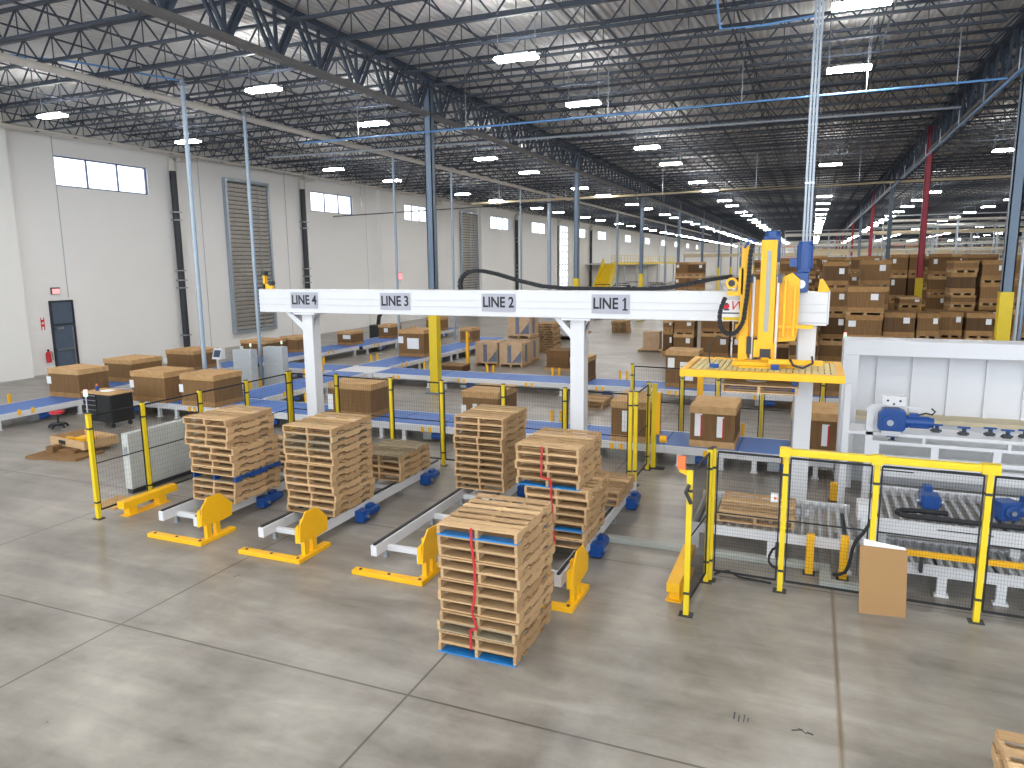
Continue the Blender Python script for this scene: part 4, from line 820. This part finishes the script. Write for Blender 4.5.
t = thing('wrapped_load', 'small film wrapped carton on a low pallet standing alone on the far floor', 'pallet load', (-7.55, 37.9, 0)); part('skid', MB().box(-.65, .65, -.6, .6, .09, .12).box(-.65, -.5, -.6, .6, 0, .09).box(.5, .65, -.6, .6, 0, .09), 'wood', t); part('carton', MB().box(-.42, .42, -.4, .4, .12, 1.05), 'card_lid', t); part('film', MB().box(-.44, .44, -.42, .42, .13, 1.07), 'film', t)
t = thing('carton_tray', 'low brown carton on a skid right of the first column', 'carton', (-14.2, 28.1, 0)); part('tray', MB().box(-.5, .5, -.4, .4, 0, .25), 'card_dark', t); part('top', MB().box(-.52, .52, -.42, .42, .25, .3), 'card_body', t)
# cardboard sheet leaning on the fence
t = thing('cardboard_sheet', 'brown cardboard sheet leaning against the front of the right fence', 'cardboard'); mb = MB().add([(.82, 10.03, 0), (1.38, 10.1, 0), (1.36, 10.24, .86), (.79, 10.19, .88), (.82, 10.05, 0), (1.38, 10.12, 0), (1.36, 10.26, .86), (.79, 10.21, .88)], [(0,1,2,3),(7,6,5,4),(0,4,5,1),(1,5,6,2),(2,6,7,3),(3,7,4,0)])
mat('kraft', '9a774d', .8, nz=.03, scale=2); part('sheet', mb, 'kraft', t); part('white_sheet', MB().add([(.86, 10.13, .02), (1.34, 10.16, .02), (1.34, 10.3, .88), (.84, 10.26, .95), (.86, 10.14, .02), (1.34, 10.17, .02), (1.34, 10.31, .88), (.84, 10.27, .95)], [(0,1,2,3),(7,6,5,4),(0,4,5,1),(1,5,6,2),(2,6,7,3),(3,7,4,0)]), 'sheet', t, 'white sheet behind')
# ------------------------------------------------------------ left side items
t = thing('partition_panel', 'long low pale grey block standing behind the left fence', 'partition', (-12.82, 10.3, 0)); part('plinth', MB().box(-.06, .08, .02, 3.4, 0, .1), 'dark', t); part('block', MB().box(-.08, .1, 0, 3.45, .1, 1.27), 'concrete_cab', t, bev=.01); part('end_latch', MB().box(-.03, .05, -.02, 0, .8, 1.0), 'steel', t)
t = thing('tool_cabinet', 'black rolling tool cabinet with drawers and cluttered wooden top', 'cabinet', (-19.1, 14.95, 0), -.05)
part('body', MB().box(-.62, .62, -.35, .35, .16, .98), 'black', t, bev=.01)
for k in range(5):
    d_ = part('drawer', MB().box(-.6, -.02, -.37, -.35, .82-k*.14, .94-k*.14), 'black', t); part('drawer_pull', MB().box(-.58, -.04, -.385, -.37, .915-k*.14, .935-k*.14), 'steel', d_)
part('door', MB().box(.02, .6, -.37, -.35, .22, .94), 'black', t); part('worktop', MB().box(-.64, .64, -.38, .38, .98, 1.02), 'card_lid', t)
for sx in (-1, 1):
    for sy in (-1, 1): part('caster', MB().tube((sx*.5-.02, sy*.28, .07), (sx*.5+.02, sy*.28, .07), .07, 14).box(sx*.5-.035, sx*.5+.035, sy*.28-.03, sy*.28+.03, .1, .16), 'dark', t)
solo('paper_stack', MB().box(-19.2, -18.9, 14.8, 15.05, 1.022, 1.05), 'sheet', 'white papers on top of the black tool cabinet', 'papers')
t = thing('spray_bottle', 'small bottle with blue and orange body on the tool cabinet', 'bottle', (-19.45, 14.9, 1.022)); part('bottle', MB().tube((0, 0, 0), (0, 0, .14), .05), 'blue', t); part('cap', MB().tube((0, 0, .14), (0, 0, .2), .03), 'orange', t)
t = thing('shop_stool', 'low stool with red round seat on a black wheeled base', 'stool', (-20.25, 14.15, 0)); part('seat', MB().tube((0, 0, .42), (0, 0, .49), .19, 20), 'red', t, 'red padded seat'); part('column', MB().tube((0, 0, .12), (0, 0, .42), .03), 'dark', t)
bs = MB()
for k in range(5): a = 2*PI*k/5; bs.bar((0, 0, .1), (.24*math.cos(a), .24*math.sin(a), .08), .05); bs.tube((.24*math.cos(a)-.015, .24*math.sin(a), .035), (.24*math.cos(a)+.015, .24*math.sin(a), .035), .035)
part('wheeled_base', bs, 'dark', t); part('tool_tray', MB().tube((0, 0, .12), (0, 0, .14), .2, 16), 'dark', t)
t = thing('flat_cardboard', 'flattened brown cardboard lying on the floor at left', 'cardboard', (-17.0, 11.95, 0), .15); part('sheet', MB().box(-.75, .75, -.42, .45, 0, .06), 'card_body', t); part('loose_piece', MB().box(-.5, -.3, -.05, .25, .06, .22).box(-.2, .3, .0, .3, .06, .14), 'card_body', t)
t = thing('open_crate', 'shallow wooden crate of yellow parts on blocks beside the left fence', 'crate', (-17.25, 12.7, 0), -.12)
part('wall', MB().box(-.75, .75, -.45, -.42, .12, .34).box(-.75, .75, .42, .45, .12, .34).box(-.75, -.72, -.42, .42, .12, .34).box(.72, .75, -.42, .42, .12, .34), 'wood', t); part('floor_boards', MB().box(-.72, .72, -.42, .42, .12, .15), 'wood', t); part('runner', MB().box(-.45, -.35, -.4, .4, 0, .12).box(.35, .45, -.4, .4, 0, .12), 'wood', t); part('yellow_parts', MB().box(-.4, -.1, -.25, -.15, .15, .3).box(-.05, .35, -.2, -.05, .15, .32).box(-.3, .2, .05, .2, .15, .28), 'yellow', t); part('stencil', MB().box(-.35, -.05, -.455, -.45, .18, .28), 'ink', t)
t = thing('wood_board', 'thin brown board on the floor behind the nearest left mesh panel', 'board', (-12.5, 9.75, 0)); part('board', MB().box(-.35, .3, -.3, .35, 0, .03), 'card_lid', t)
for i, (x, y, w_, lb) in enumerate(((-19.5, 21.1, .8, 'grey operator cabinet in front of the carton, left of the pair'), (-19.0, 22.2, .85, 'grey operator cabinet right of the pair by the conduit pole'))):
    t = thing('operator_cabinet', lb, 'cabinet', (x, y, 0), .1); part('lower_cabinet', MB().box(-w_/2, w_/2, -.2, .2, .05, .9), 'grey_cab', t, bev=.01); part('upper_cabinet', MB().box(-w_/2, w_/2, -.18, .2, .9, 1.55), 'grey_cab', t, bev=.01); part('plinth', MB().box(-w_/2+.03, w_/2-.03, -.15, .15, 0, .05), 'dark', t)
    stacklight(x+w_/2-.1, y, 1.55, .12, 'small signal lamp on top of the %s grey operator cabinet' % ['left', 'right'][i])
t = thing('operator_terminal', 'white tilted operator terminal with screen on a post behind the cartons', 'terminal', (-20.3, 20.6, 0)); part('post', MB().box(-.05, .05, -.05, .05, 0, 1.25), 'white', t); part('head', MB().prism([(-.12, 1.22), (.15, 1.22), (.15, 1.6), (.02, 1.62)], 'x', -.2, .2), 'white', t); part('screen', MB().add([(-.15, -.1, 1.3), (.15, -.1, 1.3), (.15, -.01, 1.55), (-.15, -.01, 1.55), (-.15, -.08, 1.3), (.15, -.08, 1.3), (.15, .01, 1.55), (-.15, .01, 1.55)], [(0,1,2,3),(7,6,5,4),(0,4,5,1),(1,5,6,2),(2,6,7,3),(3,7,4,0)]), 'navy', t)
# dark arm machine by wall, green tank
t = thing('floor_jack', 'dark machine with raised arm near the wall conveyor below LINE 3 sign', 'machine', (-24.5, 38, 0)); part('body', MB().box(-.4, .4, -.4, .4, 0, 1.0), 'dark', t, bev=.05); part('arm', MB().path([(0, 0, .9), (.1, 0, 1.5), (.6, 0, 2.1), (.9, 0, 2.2)], .12), 'dark', t)
# red vehicle far away
t = thing('pallet_truck', 'small red truck far away right of the first column', 'truck', (-15.5, 48, 0)); part('body', MB().box(-.6, .6, -.8, .6, .15, .7), 'red', t, bev=.06); part('mast', MB().box(-.4, .4, .6, .75, .1, 1.7), 'dark', t); part('wheel', MB().tube((-.62, -.4, .2), (.62, -.4, .2), .2, 14), 'black', t)
t = thing('floor_scrubber', 'grey ride on floor machine far behind the LINE 1 sign', 'floor machine', (-13.9, 42.5, 0)); part('body', MB().box(-.5, .5, -.9, .7, .25, 1.05), 'grey_cab', t, bev=.08); part('seat', MB().box(-.3, .3, .1, .5, 1.05, 1.5), 'dark', t, bev=.05); part('wheel', MB().tube((-.5, -.5, .22), (.5, -.5, .22), .22, 14).tube((-.5, .5, .22), (.5, .5, .22), .22, 14), 'black', t)
t = thing('floor_scrubber', 'dark floor machine far away just above the lone pallet', 'floor machine', (-15.9, 51, 0)); part('body', MB().box(-1, 1, -.6, .6, .2, .9), 'grey_cab', t, bev=.08); part('brush_deck', MB().box(-.8, .8, -.8, -.6, 0, .3), 'black', t)
# ------------------------------------------------------------ mezzanine and distance
t = thing('mezzanine', 'yellow edged white mezzanine along the far left wall', 'mezzanine', (-27, 104, 0))
part('platform', MB().box(-3.9, 0, 0, 54, 4.35, 4.55), 'white_dim', t); part('edge_beam', MB().box(-.02, .1, 0, 54, 4.3, 4.7), 'fence_yellow', t)
rl = MB()
for k in range(28): rl.box(0, .05, k*2-.025, k*2+.025, 4.7, 5.7)
rl.box(0, .05, 0, 54, 5.68, 5.73).box(0, .04, 0, 54, 5.2, 5.24); part('guard_rail', rl, 'fence_yellow', t)
for k in range(7): part('support_post', MB().box(-.3, -.05, k*8.8, k*8.8+.25, 0, 4.35), 'white_dim', t)
t = thing('mezzanine_stair', 'bright yellow stair climbing to the far mezzanine', 'stair', (-27, 104, 0))
st = MB()
for s_ in (-1, 1): st.prism([(-6.4, 0), (-5.6, 0), (0, 4.2), (0, 4.75), (-.6, 5.3), (-6.6, .9)], 'x', s_-.05, s_+.05)
part('stringer', st, 'fence_yellow', t)
sp_ = MB()
for k in range(20): sp_.box(-.95, .95, -6+k*.3, -5.7+k*.3, .18+k*.22, .22+k*.22).box(-.95, .95, -6+k*.3, -5.97+k*.3, k*.22, .18+k*.22)
part('treads', sp_, 'fence_yellow', t)
for i, (y, z, x0, x1, m_, r_) in enumerate(((88, 4.4, -6, 40, 'pipe_white', .25), (96, 5.6, -2, 45, 'beige', .35), (110, 6.6, -10, 50, 'pipe_white', .3), (125, 5.4, -20, 55, 'beige', .5), (140, 7.2, -12, 55, 'pale_green', .4), (75, 5.0, 6, 30, 'pipe_white', .12), (84, 8.4, 7, 45, 'pipe_white', .2), (92, 7.5, 6, 50, 'beige', .3), (104, 8.6, 8, 55, 'pale_green', .35), (118, 8.2, -4, 55, 'pipe_white', .4))):
    t = thing('overhead_conveyor', 'distant overhead conveyor crossing the back of the hall, %s from the front' % nth(i), 'conveyor', (0, y, 0), group='distant overhead conveyors')
    part('bed', MB().box(x0, x1, -.6, .6, z, z+r_), m_, t); part('guard_rail', MB().box(x0, x1, -.64, -.6, z+r_+.35, z+r_+.45), 'white_dim', t)
    for k in range(int((x1-x0)/6)+1): part('support_leg', MB().box(x0+k*6, x0+k*6+.18, -.1, .1, 0, z).box(x0+k*6, x0+k*6+.06, -.62, -.56, z, z+r_+.4), 'galv', t)
for i in range(9):
    x = -6+i*6.2
    t = thing('storage_rack', 'distant tall storage rack in the back of the hall, %s from the left' % nth(i), 'rack', (x, 150, 0), group='distant storage racks')
    up_ = MB()
    for a in (0, 2.7, 5.4): up_.box(a, a+.12, 0, .12, 0, 8).box(a, a+.12, 1.1, 1.22, 0, 8)
    part('upright', up_, 'navy' if i % 2 else 'galv', t)
    be = MB()
    for z in (1.8, 3.6, 5.4, 7.2): be.box(0, 5.5, 0, .1, z, z+.14).box(0, 5.5, 1.12, 1.22, z, z+.14)
    part('load_beam', be, 'orange' if i % 3 == 0 else 'white_dim', t)
    cb = MB(); rr = random.Random(i)
    for z in (0, 1.94, 3.74, 5.54):
        for a in (.2, 1.5, 2.9, 4.2):
            if rr.random() < .7: cb.box(a, a+1.1, .1, 1.1, z, z+rr.uniform(.8, 1.5))
    part('stored_goods', cb, 'card_lid' if i % 2 else 'pipe_white', t)
for i, (x, y) in enumerate(((-24, 88), (-22.5, 92), (-21, 85), (-26, 80), (-19, 96), (-17.5, 90), (-23, 100))):
    t = thing('packing_bench', 'distant workbench with clutter near the yellow stair, %s of several' % nth(i), 'bench', (x, y, 0), group='distant benches')
    part('bench_top', MB().box(-1, 1, -.4, .4, .95, 1.02), 'white_dim', t); part('frame', MB().box(-.95, -.87, -.35, .35, 0, .95).box(.87, .95, -.35, .35, 0, .95).box(-.95, -.9, .3, .35, .95, 2.0).box(.9, .95, .3, .35, .95, 2.0).box(-.95, .95, .3, .35, 1.9, 2.0), 'dark', t); part('goods', MB().box(-.7, -.2, -.2, .2, 1.02, 1.5).box(.1, .6, -.2, .2, 1.02, 1.35), ['red', 'card_body', 'dark', 'sheet', 'blue', 'card_lid', 'black'][i], t)
# floor marks
solo('floor_scuff', MB().box(-.5, -.485, 7.08, 7.2, 0, .002).box(-.45, -.438, 7.05, 7.16, 0, .002).box(-.4, -.39, 7.06, 7.19, 0, .002).box(-.36, -.35, 7.08, 7.15, 0, .002), 'dark', 'short parallel dark tally like scuffs on the front floor', 'floor mark')
solo('floor_scuff', MB().bar((.06, 7.1, .001), (.16, 7.15, .001), .02, .002).bar((.12, 7.16, .001), (.2, 7.09, .001), .012, .002).bar((.2, 7.12, .001), (.26, 7.1, .001), .025, .002), 'dark', 'small dark smudge on the front floor near the brown joint', 'floor mark')
